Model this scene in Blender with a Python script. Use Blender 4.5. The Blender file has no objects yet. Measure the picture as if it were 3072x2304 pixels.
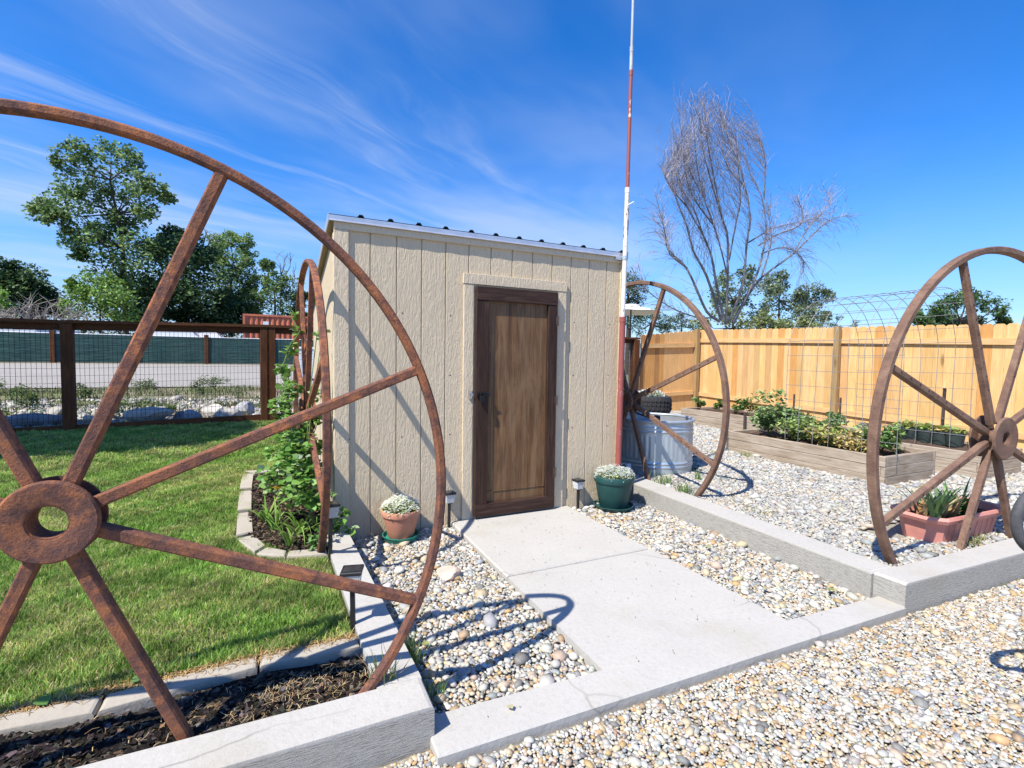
SUN, SKY, EXPO = 4.7, .146, .74
SAT, HUE = 1.36, .510
HZ, HZC, CLC = .72, (1.0, 1.9, 3.8), (3.1, 3.45, 4.0)
import bpy, math, random
import numpy as np
from mathutils import Vector, Matrix
random.seed(7)
RNG = np.random.default_rng(11)
S = bpy.context.scene
COL = S.collection
PI = math.pi

# ------------------------------------------------------------------ camera
FPX, PITCH, ROLL, YAW = 1459.39, .0492, .0144, .4428
CAM = np.array([.3171, -3.9296, 1.3852])
_c, _s = math.cos, math.sin
FW = np.array([_s(YAW)*_c(PITCH), _c(YAW)*_c(PITCH), -_s(PITCH)])
_r0 = np.array([_c(YAW), -_s(YAW), 0]); _u0 = np.cross(_r0, FW)
RT = _r0*_c(ROLL)+_u0*_s(ROLL); UP = -_r0*_s(ROLL)+_u0*_c(ROLL)
def ray(x, y): return FW+RT*((x-1536)/FPX)-UP*((y-1152)/FPX)
def atY(x, y, Y):
    d = ray(x, y); return CAM+d*((Y-CAM[1])/d[1])
def atX(x, y, X):
    d = ray(x, y); return CAM+d*((X-CAM[0])/d[0])
def atZ(x, y, z):
    d = ray(x, y); return CAM+d*((z-CAM[2])/d[2])
cam = bpy.data.cameras.new('camera'); co = bpy.data.objects.new('camera', cam); COL.objects.link(co)
cam.sensor_width = 36; cam.lens = FPX/3072*36; cam.clip_start = .05; cam.clip_end = 4000
M = Matrix(((RT[0], UP[0], -FW[0], CAM[0]), (RT[1], UP[1], -FW[1], CAM[1]), (RT[2], UP[2], -FW[2], CAM[2]), (0, 0, 0, 1)))
co.matrix_world = M
S.camera = co

# ------------------------------------------------------------------ helpers
def tag(o, label=None, cat=None, group=None, kind=None):
    if label: o['label'] = label
    if cat: o['category'] = cat
    if group: o['group'] = group
    if kind: o['kind'] = kind
    return o
def empty(name, loc, label, cat, group=None, rz=0.0):
    o = bpy.data.objects.new(name, None); COL.objects.link(o)
    o.location = [float(v) for v in loc]; o.rotation_euler = (0, 0, rz); o.empty_display_size = .1
    return tag(o, label, cat, group)
def np_mesh(name, V, F4=None, F3=None, mat=None, parent=None, col=None, smooth=False, polys=None, mats=None, midx=None):
    """V (n,3); F4 (m,4); F3 (k,3) ; polys list of lists"""
    me = bpy.data.meshes.new(name)
    V = np.asarray(V, dtype=np.float32)
    me.vertices.add(len(V)); me.vertices.foreach_set('co', V.ravel())
    if polys is not None:
        tot = np.array([len(p) for p in polys], dtype=np.int32)
        idx = np.fromiter((i for p in polys for i in p), dtype=np.int32)
    else:
        parts = []; tots = []
        if F4 is not None and len(F4): parts.append(np.asarray(F4, dtype=np.int32).ravel()); tots.append(np.full(len(F4), 4, np.int32))
        if F3 is not None and len(F3): parts.append(np.asarray(F3, dtype=np.int32).ravel()); tots.append(np.full(len(F3), 3, np.int32))
        idx = np.concatenate(parts); tot = np.concatenate(tots)
    st = np.concatenate([[0], np.cumsum(tot)[:-1]]).astype(np.int32)
    me.loops.add(len(idx)); me.loops.foreach_set('vertex_index', idx)
    me.polygons.add(len(tot)); me.polygons.foreach_set('loop_start', st)
    me.polygons.foreach_set('use_smooth', np.full(len(tot), bool(smooth)))
    if midx is not None: me.polygons.foreach_set('material_index', np.asarray(midx, dtype=np.int32))
    me.update(calc_edges=True)
    if col is not None:
        a = me.color_attributes.new('Col', 'FLOAT_COLOR', 'POINT')
        c = np.ones((len(V), 4), np.float32); c[:, :3] = col
        a.data.foreach_set('color', c.ravel())
    for m in (mats or [mat]): me.materials.append(m)
    o = bpy.data.objects.new(name, me); COL.objects.link(o)
    if parent is not None: o.parent = parent
    return o
class MB:
    """collects shapes (local or world coordinates), builds ONE mesh object"""
    def __init__(s): s.v = []; s.f = []; s.c = []; s.cur = (1, 1, 1); s.m = []; s.mi = 0
    def add(s, vs, fs):
        n = len(s.v); s.v += [tuple(float(q) for q in p) for p in vs]; s.f += [[i+n for i in f] for f in fs]
        s.c += [s.cur]*len(vs); s.m += [s.mi]*len(fs); return s
    def hexa(s, p):  # 8 points bottom 0-3 ccw, top 4-7
        return s.add(p, [[3, 2, 1, 0], [4, 5, 6, 7], [0, 1, 5, 4], [1, 2, 6, 5], [2, 3, 7, 6], [3, 0, 4, 7]])
    def box(s, x0, x1, y0, y1, z0, z1):
        return s.hexa([(x0, y0, z0), (x1, y0, z0), (x1, y1, z0), (x0, y1, z0), (x0, y0, z1), (x1, y0, z1), (x1, y1, z1), (x0, y1, z1)])
    def bbox(s, x0, x1, y0, y1, z0, z1, b=.004):  # box with chamfered vertical and top edges
        def ring(i, z): return [(x0+i+b, y0+i, z), (x1-i-b, y0+i, z), (x1-i, y0+i+b, z), (x1-i, y1-i-b, z), (x1-i-b, y1-i, z), (x0+i+b, y1-i, z), (x0+i, y1-i-b, z), (x0+i, y0+i+b, z)]
        R = [ring(0, z0), ring(0, z1-b), ring(b, z1)]
        return s.loft(R, True, True)
    def loft(s, rings, cap0=True, cap1=True, close=False):
        n = len(rings[0]); vs = [p for r in rings for p in r]; fs = []
        m = len(rings)
        for k in range(m if close else m-1):
            a = k*n; b = ((k+1) % m)*n
            for i in range(n):
                j = (i+1) % n; fs.append([a+i, a+j, b+j, b+i])
        if not close:
            if cap0: fs.append(list(range(n))[::-1])
            if cap1: fs.append([(m-1)*n+i for i in range(n)])
        return s.add(vs, fs)
    def bar(s, p, q, w, h, up=(0, 0, 1), w2=None, h2=None):  # rectangular bar from p to q, w across, h along up
        p = np.array(p, float); q = np.array(q, float); d = q-p; d /= np.linalg.norm(d)
        up = np.array(up, float); x = np.cross(d, up)
        if np.linalg.norm(x) < 1e-5: x = np.cross(d, (1, 0, 0))
        x /= np.linalg.norm(x); u = np.cross(x, d)
        w2 = w2 or w; h2 = h2 or h
        def r(c, a, b): return [c-x*a/2-u*b/2, c+x*a/2-u*b/2, c+x*a/2+u*b/2, c-x*a/2+u*b/2]
        return s.loft([r(p, w, h), r(q, w2, h2)])
    def tube(s, pts, rad, n=6, caps=True, close=False):
        pts = [np.array(p, float) for p in pts]; m = len(pts)
        rad = rad if hasattr(rad, '__len__') else [rad]*m
        rings = []; prev = None
        for i in range(m):
            if close: d = pts[(i+1) % m]-pts[i-1]
            else: d = pts[min(i+1, m-1)]-pts[max(i-1, 0)]
            d = d/(np.linalg.norm(d)+1e-9)
            if prev is None:
                a = np.array((0, 0, 1.)) if abs(d[2]) < .9 else np.array((1., 0, 0))
                x = np.cross(d, a)
            else: x = prev-d*(prev@d)
            x /= (np.linalg.norm(x)+1e-9); prev = x; y = np.cross(d, x)
            rings.append([pts[i]+(x*math.cos(t)+y*math.sin(t))*rad[i] for t in [2*PI*k/n for k in range(n)]])
        return s.loft(rings, caps, caps, close)
    def lathe(s, prof, c=(0, 0, 0), n=32, cap0=True, cap1=True, sx=1, sy=1, close=False):  # prof [(r,z)]
        rings = [[(c[0]+r*sx*math.cos(2*PI*k/n), c[1]+r*sy*math.sin(2*PI*k/n), c[2]+z) for k in range(n)] for r, z in prof]
        return s.loft(rings, cap0, cap1, close)
    def ico(s, c, r, sub=1, jit=0, sq=(1, 1, 1), seed=0):
        V, F = ICO[sub]; rg = np.random.default_rng(seed)
        f = 1+jit*rg.uniform(-1, 1, (len(V), 1)) if jit else 1
        return s.add(V*f*r*np.array(sq)+np.array(c), F.tolist())
    def build(s, name, mat, parent=None, smooth=False, mats=None, bevel=0, world=False, auto=None):
        V = np.array(s.v, dtype=np.float64)
        if world and parent is not None: V = V-np.array(parent.location)
        o = np_mesh(name, V, mat=mat, parent=parent, polys=s.f, col=np.array(s.c), smooth=smooth, mats=mats, midx=s.m if mats else None)
        if bevel:
            md = o.modifiers.new('bevel', 'BEVEL'); md.width = bevel; md.segments = 2; md.limit_method = 'ANGLE'; md.angle_limit = .6
        if auto:
            o.data.polygons.foreach_set('use_smooth', np.ones(len(o.data.polygons), bool))
            try: o.data.set_sharp_from_angle(angle=auto)
            except Exception: pass
        return o
def _ico(sub):
    import bmesh
    bm = bmesh.new(); bmesh.ops.create_icosphere(bm, subdivisions=sub, radius=1)
    V = np.array([v.co[:] for v in bm.verts]); F = np.array([[v.index for v in f.verts] for f in bm.faces]); bm.free(); return V, F
ICO = {1: _ico(1), 2: _ico(2), 3: _ico(3)}
def rotmats(n, tilt=PI, rng=RNG):
    """random z spin then tilt up to `tilt` about a random horizontal axis"""
    a = rng.uniform(0, 2*PI, n); t = rng.uniform(-1, 1, n)*tilt; b = rng.uniform(0, 2*PI, n)
    return rz(b) @ rx(t) @ rz(a)
def rz(a):
    c, s = np.cos(a), np.sin(a); m = np.zeros((len(a), 3, 3)); m[:, 0, 0] = c; m[:, 0, 1] = -s; m[:, 1, 0] = s; m[:, 1, 1] = c; m[:, 2, 2] = 1; return m
def rx(a):
    c, s = np.cos(a), np.sin(a); m = np.zeros((len(a), 3, 3)); m[:, 1, 1] = c; m[:, 1, 2] = -s; m[:, 2, 1] = s; m[:, 2, 2] = c; m[:, 0, 0] = 1; return m
def mass(name, TV, TF, pos, R, scale, colr, mat, parent=None, smooth=False, jit=0):
    """N transformed copies of a template merged in one mesh. scale (N,) or (N,3)"""
    N = len(pos); k = len(TV); scale = np.asarray(scale, float)
    if scale.ndim == 1: scale = scale[:, None].repeat(3, 1)
    L = TV[None]*scale[:, None, :]
    if jit: L = L*(1+RNG.uniform(-jit, jit, (N, k, 1)))
    V = np.einsum('nij,nkj->nki', R, L)+pos[:, None, :]
    if parent is not None: V = V-np.array(parent.location)
    F = (TF[None]+(np.arange(N)*k)[:, None, None]).reshape(-1, TF.shape[1])
    C = np.repeat(colr, k, 0)
    return np_mesh(name, V.reshape(-1, 3), F4=F if TF.shape[1] == 4 else None, F3=F if TF.shape[1] == 3 else None, mat=mat, parent=parent, col=C, smooth=smooth)
def pal(n, cols, w=None, var=.12, rng=RNG):
    cols = np.array(cols, float); w = None if w is None else np.array(w)/np.sum(w)
    c = cols[rng.choice(len(cols), n, p=w)]
    return np.clip(c*(1+rng.normal(0, var, (n, 1)))*(1+rng.normal(0, var*.25, (n, 3))), .003, 1)

# ------------------------------------------------------------------ materials
class NT:
    def __init__(s, name):
        s.m = bpy.data.materials.new(name); s.m.use_nodes = True; s.t = s.m.node_tree; s.n = s.t.nodes; s.l = s.t.links
        s.b = s.n['Principled BSDF']; s.out = s.n['Material Output']; s._co = None
    def node(s, typ, **kw):
        n = s.n.new(typ)
        for k, v in kw.items():
            if k in n.inputs: n.inputs[k].default_value = v
            else: setattr(n, k, v)
        return n
    def link(s, a, b): s.l.new(a, b)
    def coord(s, scale=(1, 1, 1), rot=(0, 0, 0)):
        if s._co is None: s._co = s.node('ShaderNodeTexCoord')
        mp = s.node('ShaderNodeMapping'); mp.inputs['Scale'].default_value = scale; mp.inputs['Rotation'].default_value = rot
        s.link(s._co.outputs['Object'], mp.inputs['Vector']); return mp.outputs['Vector']
    def noise(s, sc, vec=None, det=4, rough=.55, dist=0):
        n = s.node('ShaderNodeTexNoise'); n.inputs['Scale'].default_value = sc; n.inputs['Detail'].default_value = det
        n.inputs['Roughness'].default_value = rough; n.inputs['Distortion'].default_value = dist
        s.link(vec if vec is not None else s.coord(), n.inputs['Vector']); return n.outputs['Fac']
    def voro(s, sc, vec=None, feature='F1'):
        n = s.node('ShaderNodeTexVoronoi'); n.feature = feature; n.inputs['Scale'].default_value = sc
        s.link(vec if vec is not None else s.coord(), n.inputs['Vector']); return n
    def ramp(s, fac, stops):
        r = s.node('ShaderNodeValToRGB'); e = r.color_ramp.elements
        while len(e) < len(stops): e.new(.5)
        for el, (p, c) in zip(e, stops):
            el.position = p; el.color = (c if hasattr(c, '__len__') else (c, c, c))+(1,) if hasattr(c, '__len__') else (c, c, c, 1)
        s.link(fac, r.inputs['Fac']); return r.outputs['Color']
    def mix(s, fac, a, b, mode='MIX'):
        n = s.node('ShaderNodeMix'); n.data_type = 'RGBA'; n.blend_type = mode
        for sock, v in ((n.inputs[0], fac), (n.inputs[6], a), (n.inputs[7], b)):
            if hasattr(v, 'is_linked'): s.link(v, sock)
            elif hasattr(v, '__len__'): sock.default_value = tuple(v)+(1,)
            else: sock.default_value = v
        return n.outputs[2]
    def math(s, op, a, b=0.):
        n = s.node('ShaderNodeMath'); n.operation = op
        for sock, v in ((n.inputs[0], a), (n.inputs[1], b)):
            if hasattr(v, 'is_linked'): s.link(v, sock)
            else: sock.default_value = v
        return n.outputs[0]
    def col(s): return s.node('ShaderNodeVertexColor', layer_name='Col').outputs['Color']
    def base(s, c):
        if hasattr(c, 'is_linked'): s.link(c, s.b.inputs['Base Color'])
        else: s.b.inputs['Base Color'].default_value = tuple(c)+(1,)
    def bump(s, h, strength=.3, dist=.01, prev=None):
        n = s.node('ShaderNodeBump'); n.inputs['Strength'].default_value = strength; n.inputs['Distance'].default_value = dist
        s.link(h, n.inputs['Height'])
        if prev: s.link(prev, n.inputs['Normal'])
        s.link(n.outputs[0], s.b.inputs['Normal']); return n.outputs[0]
    def rough(s, v):
        if hasattr(v, 'is_linked'): s.link(v, s.b.inputs['Roughness'])
        else: s.b.inputs['Roughness'].default_value = v
    def spec(s, v): s.b.inputs['Specular IOR Level'].default_value = v
MT = {}
def rust(name, dark, mid, light, pale, sc=14):
    t = NT(name); n1 = t.noise(sc, det=7, rough=.68); n2 = t.noise(sc*5, det=5, rough=.7); n3 = t.noise(3, det=3)
    c = t.ramp(n1, [(.3, dark), (.48, mid), (.62, light), (.78, mid)])
    c = t.mix(t.ramp(n2, [(.60, 0), (.74, .5)]), c, pale)
    n4 = t.noise(6, det=4, rough=.6); c = t.mix(t.ramp(n3, [(.40, 0), (.58, .65)]), c, [q*1.15 for q in dark]); c = t.mix(t.ramp(n4, [(.50, 0), (.66, .7)]), c, light)
    n5 = t.noise(160, det=3); c = t.mix(t.ramp(n5, [(.58, 0), (.7, .6)]), c, [q*.5 for q in dark])
    t.base(c); t.rough(.82); t.spec(.25); b = t.bump(n2, .8, .005); b = t.bump(n1, .6, .008, b); t.bump(n5, .5, .003, b); MT[name] = t.m
rust('rust_orange', (.082, .044, .038), (.175, .078, .055), (.40, .15, .06), (.40, .29, .23), 26)
rust('rust_brown', (.11, .062, .045), (.185, .112, .08), (.25, .155, .105), (.33, .25, .2), 11)
def plain(name, c, rough=.6, var=.15, sc=20, bump=0, metal=0, bsc=None, spec=.4, vec=(1, 1, 1), bd=.004):
    t = NT(name); n = t.noise(sc, t.coord(vec), det=5, rough=.6)
    a = [min(1, q*(1-var)) for q in c]; b = [min(1, q*(1+var)) for q in c]
    t.base(t.ramp(n, [(.3, tuple(a)), (.7, tuple(b))])); t.rough(rough); t.b.inputs['Metallic'].default_value = metal; t.spec(spec)
    if bump: t.bump(t.noise(bsc or sc, t.coord(vec), det=6, rough=.65), bump, bd)
    MT[name] = t.m; return t
# siding: embossed wood grain
def siding(name, c):
    t = NT(name); v = t.coord((1, 1, .09)); n = t.noise(70, v, det=5, rough=.6, dist=1.2); n2 = t.noise(30, t.coord((1, 1, .3)), det=3, dist=2.2)
    n3 = t.noise(150, t.coord((.25, .25, 1)), det=2)
    w = t.noise(1.3, det=3)
    cc = t.mix(t.ramp(w, [(.35, 0), (.7, .35)]), c, [q*.86 for q in c])
    cc = t.mix(t.ramp(n, [(.30, .5), (.45, 0)]), cc, [q*.8 for q in c])
    t.base(cc); t.rough(.75); t.spec(.25)
    b = t.bump(t.ramp(n, [(.35, 0), (.55, 1)]), .55, .003); b = t.bump(t.ramp(n2, [(.42, 0), (.58, 1)]), .5, .003, b); t.bump(n3, .25, .002, b); MT[name] = t.m
siding('siding_paint', (.60, .495, .345)); siding('trim_paint', (.635, .525, .37))
# concrete
def concrete(name, c, streak=(1, 1, 1), dark=.75):
    t = NT(name); n = t.noise(3, det=6, rough=.6); n2 = t.noise(120, det=3); n3 = t.noise(38, t.coord(streak), det=5, rough=.7); v = t.voro(26)
    cc = t.mix(t.ramp(n, [(.35, 0), (.7, .5)]), c, [q*.86 for q in c])
    cc = t.mix(t.ramp(n3, [(.48, 0), (.68, .7 if dark < .5 else .4)]), cc, [q*dark for q in c])
    cc = t.mix(t.ramp(n2, [(.6, 0), (.75, .35)]), cc, [q*.7 for q in c])
    wv = t.node('ShaderNodeMix'); wv.data_type = 'VECTOR'; wv.inputs[0].default_value = .12; nn = t.node('ShaderNodeTexNoise'); nn.inputs['Scale'].default_value = 4; t.link(t.coord(), nn.inputs['Vector']); t.link(t.coord(), wv.inputs[4]); t.link(nn.outputs['Color'], wv.inputs[5])
    cr = t.voro(1.15, wv.outputs[1], 'DISTANCE_TO_EDGE'); crack = t.math('MULTIPLY', t.ramp(cr.outputs['Distance'], [(.0, 1.0), (.006, 0)]), t.ramp(t.noise(.9, det=2), [(.52, 0), (.6, .8)]))
    cc = t.mix(crack, cc, [q*.45 for q in c])
    st = t.noise(1.6, t.coord(), det=7, rough=.7); cc = t.mix(t.ramp(st, [(.55, 0), (.72, .45)]), cc, (c[0]*.80, c[1]*.74, c[2]*.62))
    sp = t.voro(34); cc = t.mix(t.ramp(sp.outputs['Distance'], [(.05, .7), (.09, 0)]), cc, [q*.6 for q in c])
    t.base(cc); t.rough(.85); t.spec(.2); b = t.bump(n2, .25, .002); t.bump(n3, .8 if dark < .5 else .4, .008, b); MT[name] = t.m
concrete('concrete_smooth', (.45, .432, .395)); concrete('concrete_cast', (.40, .385, .35), (.7, .7, 6), .38)
concrete('edging_concrete', (.40, .36, .295), dark=.8)
# pebbles / generic coloured-by-attribute
def attr(name, rough=.7, spec=.3, nsc=60, namt=.25, bump=.2, bd=.003):
    t = NT(name); n = t.noise(nsc, det=4)
    cc = t.mix(t.ramp(n, [(.35, namt), (.6, 0)]), t.col(), (0, 0, 0), 'MIX') if False else t.mix(1.0, t.col(), t.ramp(n, [(.3, 1-namt), (.65, 1.0)]), 'MULTIPLY')
    t.base(cc); t.rough(rough); t.spec(spec)
    if bump: t.bump(n, bump, bd)
    MT[name] = t.m; return t
attr('pebble', .6, .35, 70, .22, .15); attr('chip', .95, .06, 90, .4, .5); attr('stone', .85, .2, 9, .3, .6, .02); attr('straw', .8, .2, 50, .2, 0)
def leafmat(name, trans=.3, rough=.55, spec=.3):
    t = NT(name); c = t.col(); t.base(c); t.rough(rough); t.spec(spec)
    tr = t.node('ShaderNodeBsdfTranslucent'); h = t.node('ShaderNodeHueSaturation'); h.inputs['Value'].default_value = 1.25; h.inputs['Hue'].default_value = .485
    t.link(c, h.inputs['Color']); t.link(h.outputs[0], tr.inputs['Color'])
    mx = t.node('ShaderNodeMixShader'); mx.inputs[0].default_value = trans
    t.link(t.b.outputs[0], mx.inputs[1]); t.link(tr.outputs[0], mx.inputs[2]); t.link(mx.outputs[0], t.out.inputs['Surface']); MT[name] = t.m
leafmat('leaf', .3); leafmat('grass_blade', .4, .6); leafmat('petal', .35, .7, .2)
def wood(name, c1, c2, c3, axis='x', sc=1.0, knots=True, rough=.8, bump=.35, attrmul=False):
    t = NT(name); k = {'x': (.06, 1, 1), 'y': (1, .06, 1), 'z': (1, 1, .06)}[axis]; k2 = {'x': (.25, 1, 1), 'y': (1, .25, 1), 'z': (1, 1, .25)}[axis]
    n = t.noise(55*sc, t.coord(k), det=6, rough=.65, dist=.6); n2 = t.noise(7*sc, t.coord(k2), det=4, rough=.6, dist=.8)
    c = t.ramp(n, [(.3, c1), (.5, c2), (.72, c3)])
    c = t.mix(t.ramp(n2, [(.45, 0), (.68, .55)]), c, c1)
    if knots:
        v = t.voro(2.6*sc, t.coord(k2)); c = t.mix(t.ramp(v.outputs['Distance'], [(.045, .75), (.09, 0)]), c, [q*.35 for q in c1])
    if attrmul: c = t.mix(1.0, c, t.col(), 'MULTIPLY')
    t.base(c); t.rough(rough); t.spec(.2); t.bump(n, bump, .003); MT[name] = t.m
wood('cedar', (.54, .315, .125), (.66, .405, .175), (.74, .49, .24), 'z', 1, True, attrmul=True)
wood('cedar_rail', (.50, .30, .125), (.63, .40, .18), (.72, .49, .25), 'y'); wood('cedar_rail_x', (.50, .30, .125), (.63, .40, .18), (.72, .49, .25), 'x')
wood('treated_post', (.25, .165, .075), (.33, .22, .105), (.40, .28, .14), 'z')
wood('redwood', (.06, .022, .010), (.105, .04, .016), (.16, .064, .026), 'z'); wood('redwood_x', (.065, .025, .011), (.11, .042, .017), (.165, .068, .028), 'x')
wood('grey_timber', (.22, .165, .115), (.37, .305, .235), (.48, .42, .34), 'y', 1); wood('grey_timber_x', (.22, .165, .115), (.37, .305, .235), (.48, .42, .34), 'x', 1)
wood('door_frame', (.022, .011, .008), (.045, .023, .016), (.085, .05, .036), 'z', 1, False, .55); wood('door_rail', (.022, .011, .008), (.045, .023, .016), (.09, .055, .04), 'x', 1, False, .55)
def panelwood():
    t = NT('door_panel'); v = t.coord((1, 1, .12)); n = t.noise(11, v, det=5, rough=.6, dist=2.2); n2 = t.noise(70, t.coord((1, 1, .04)), det=4); n3 = t.noise(2.2, t.coord((1, 1, .6)), det=4)
    w = t.node('ShaderNodeTexWave'); w.bands_direction = 'X'; w.inputs['Scale'].default_value = 3.2; w.inputs['Distortion'].default_value = 16; w.inputs['Detail'].default_value = 3; w.inputs['Detail Scale'].default_value = .7
    t.link(t.coord((1, 1, .14)), w.inputs['Vector'])
    c = t.ramp(n, [(.3, (.072, .031, .011)), (.5, (.14, .068, .026)), (.7, (.21, .115, .046))])
    c = t.mix(t.ramp(w.outputs['Fac'], [(.6, 0), (.9, .3)]), c, (.25, .165, .09))
    c = t.mix(t.ramp(n3, [(.45, 0), (.68, .5)]), c, (.095, .048, .024))
    c = t.mix(t.ramp(n2, [(.36, .65), (.5, 0)]), c, (.06, .03, .016))
    n4 = t.noise(5, t.coord((1, 1, .3)), det=6, rough=.65, dist=1.5); c = t.mix(t.ramp(n4, [(.46, 0), (.64, .5)]), c, (.21, .128, .066)); c = t.mix(t.ramp(n4, [(.32, .4), (.42, 0)]), c, (.075, .038, .02))
    t.base(c); t.rough(.5); t.spec(.35); t.bump(n2, .3, .002); MT['door_panel'] = t.m
panelwood()
plain('roof_metal', (.022, .034, .045), .4, .2, 30, metal=.0, spec=.5); plain('flashing', (.55, .58, .62), .38, .1, 12, metal=.55)
plain('galvanised', (.50, .56, .60), .42, .14, 7, metal=.6, vec=(1, 1, .4)); plain('galv_wire', (.25, .25, .25), .6, .25, 30, metal=.3)
plain('steel_post', (.07, .05, .042), .7, .3, 30); plain('black_wire', (.012, .012, .012), .6, .1, 20)
plain('tyre_rubber', (.028, .028, .03), .85, .25, 25, bump=.3); plain('black_plastic', (.018, .018, .02), .45, .15, 20)
plain('solar_cell', (.012, .014, .022), .18, .2, 60, spec=.6); plain('latch_black', (.012, .012, .014), .3, .2, 20, metal=.3); plain('chrome', (.6, .6, .62), .2, .1, 20, metal=1)
plain('terracotta', (.50, .225, .145), .75, .12, 14, bump=.1); plain('green_plastic', (.014, .065, .062), .5, .15, 9); plain('teal_plastic', (.02, .21, .155), .5, .12, 9)
plain('pink_plastic', (.58, .245, .195), .6, .12, 12); plain('pot_green', (.035, .05, .045), .6, .2, 12); plain('white_plastic', (.75, .75, .74), .4, .05, 12)
plain('soil', (.085, .052, .034), .95, .4, 60, bump=.8, bd=.02); plain('dark_soil', (.022, .017, .014), .95, .4, 60, bump=.8, bd=.02)
plain('grey_metal', (.075, .075, .08), .7, .3, 35, bump=.2, metal=.0, spec=.25); plain('white_paint', (.72, .73, .75), .35, .06, 6); plain('glass_dark', (.03, .04, .05), .08, .1, 5, spec=.6)
plain('bark_grey', (.18, .17, .17), .9, .4, 12, bump=.6, bd=.02, vec=(1, 1, .3)); plain('bark_dark', (.06, .045, .035), .9, .4, 12, bump=.5, bd=.02)
plain('birch_twig', (.25, .23, .26), .8, .35, 9); plain('dead_wood', (.30, .26, .225), .85, .3, 20); plain('canvas_white', (.78, .79, .80), .7, .05, 8)
plain('container_paint', (.50, .155, .085), .6, .2, 3, spec=.3); plain('stem_green', (.09, .15, .03), .6, .25, 20); plain('brown_tin', (.16, .07, .045), .7, .3, 12)
def screen():
    t = NT('green_screen'); n = t.noise(6, t.coord((.4, 1, 6)), det=4); t.base(t.ramp(n, [(.35, (.022, .055, .052)), (.6, (.034, .082, .076)), (.75, (.07, .13, .115))])); t.rough(.8); t.spec(.2)
    t.bump(t.noise(3, t.coord((.6, 1, 5)), det=3), .5, .05); MT['green_screen'] = t.m
screen()
def pole(name, ca, cb, lo, hi):
    t = NT(name); n = t.noise(9, t.coord((1, 1, .35)), det=5, rough=.7); n2 = t.noise(28, det=4, rough=.7)
    c = t.mix(t.ramp(n, [(lo, 0), (hi, 1)]), ca, cb); c = t.mix(t.ramp(n2, [(.6, 0), (.68, .8)]), c, (.13, .06, .04)); t.base(c); t.rough(.6); MT[name] = t.m
pole('pole_red', (.27, .07, .06), (.62, .55, .52), .60, .64); pole('pole_white', (.70, .66, .62), (.20, .10, .075), .56, .60); pole('pole_steel', (.36, .38, .41), (.5, .52, .55), .45, .6)
def lens():
    t = NT('lamp_lens'); t.base((.9, .92, .93)); t.rough(.12); t.b.inputs['Transmission Weight'].default_value = .45; t.b.inputs['IOR'].default_value = 1.35
    MT['lamp_lens'] = t.m
lens()
def groundmat(name, cols, sc=40, big=1.2, bump=.5, bd=.02):
    t = NT(name); n = t.noise(sc, det=6, rough=.7); n2 = t.noise(big, det=4); v = t.voro(sc*.9)
    c = t.ramp(n, [(.3, cols[0]), (.5, cols[1]), (.7, cols[2])]); c = t.mix(t.ramp(n2, [(.45, 0), (.62, .8)]), c, cols[3])
    c = t.mix(.5, c, t.mix(1.0, c, t.ramp(v.outputs['Distance'], [(.1, 1.0), (.6, .45)]), 'MULTIPLY')); t.base(c); t.rough(.95); t.spec(.15); t.bump(n, bump, bd); MT[name] = t.m
groundmat('gravel_base', [(.24, .21, .17), (.38, .35, .29), (.48, .45, .39), (.40, .36, .29)], 55)
groundmat('field_ground', [(.17, .14, .09), (.30, .25, .18), (.40, .35, .26), (.13, .17, .05)], 14, .35)
groundmat('road_gravel', [(.30, .28, .25), (.40, .375, .335), (.47, .44, .40), (.36, .335, .30)], 22, .5, .3)
groundmat('lawn_base', [(.035, .055, .012), (.06, .09, .02), (.10, .11, .035), (.07, .09, .025)], 60, 1.5)
groundmat('bark_base', [(.008, .007, .006), (.016, .013, .011), (.03, .024, .02), (.02, .016, .013)], 70)
# ------------------------------------------------------------------ terrain
def tz(x, y):
    x = np.asarray(x, float); y = np.asarray(y, float)
    L = .085+.05*np.clip(y+.5, 0, 5.2)+.033*np.clip(y-4.7, 0, 21.3)+.012*np.clip(y-26, 0, 25)
    R = .118+.02*np.clip(y, 0, 5)+.042*np.clip(y-5, 0, 20)+.012*np.clip(y-26, 0, 25)
    w = np.clip((x-.72)/2.9, 0, 1)
    return L*(1-w)+R*w
def grid(xs, ys, zf):
    X, Y = np.meshgrid(xs, ys, indexing='ij'); Zv = zf(X, Y); n, m = X.shape
    V = np.stack([X, Y, Zv], -1).reshape(-1, 3); i = np.arange(n*m).reshape(n, m)
    F = np.stack([i[:-1, :-1], i[1:, :-1], i[1:, 1:], i[:-1, 1:]], -1).reshape(-1, 4); return V, F
def far(a, b, d0=.5, g=1.25):
    o = [a]; d = d0; s = 1 if b > a else -1
    while abs(o[-1]-a) < abs(b-a): o.append(o[-1]+s*d); d *= g
    return o
VS = []; FS = []; off = 0
xl = sorted(set(far(.66, -700))); xr = far(3.64, 900); ys = list(np.arange(-2.15, 6, .4))+far(6, 1200, .6)
for xs, yy, zf in ((xl, ys, lambda x, y: tz(x, y)-.045), (xr, ys, lambda x, y: tz(x, y)-.035), (list(np.linspace(.66, 3.64, 8)), [y for y in ys if y > .2], lambda x, y: tz(x, y)-.04)):
    V, F = grid(xs, yy, zf); VS.append(V); FS.append(F+off); off += len(V)
tag(np_mesh('ground', np.concatenate(VS), F4=np.concatenate(FS), mat=MT['field_ground']), kind='structure')
V, F = grid(sorted(far(1, -60))+far(1.5, 60), sorted(far(-2.1, -60)), lambda x, y: x*0-.054)
tag(np_mesh('gravel_drive', V, F4=F, mat=MT['gravel_base']), kind='structure')
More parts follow.
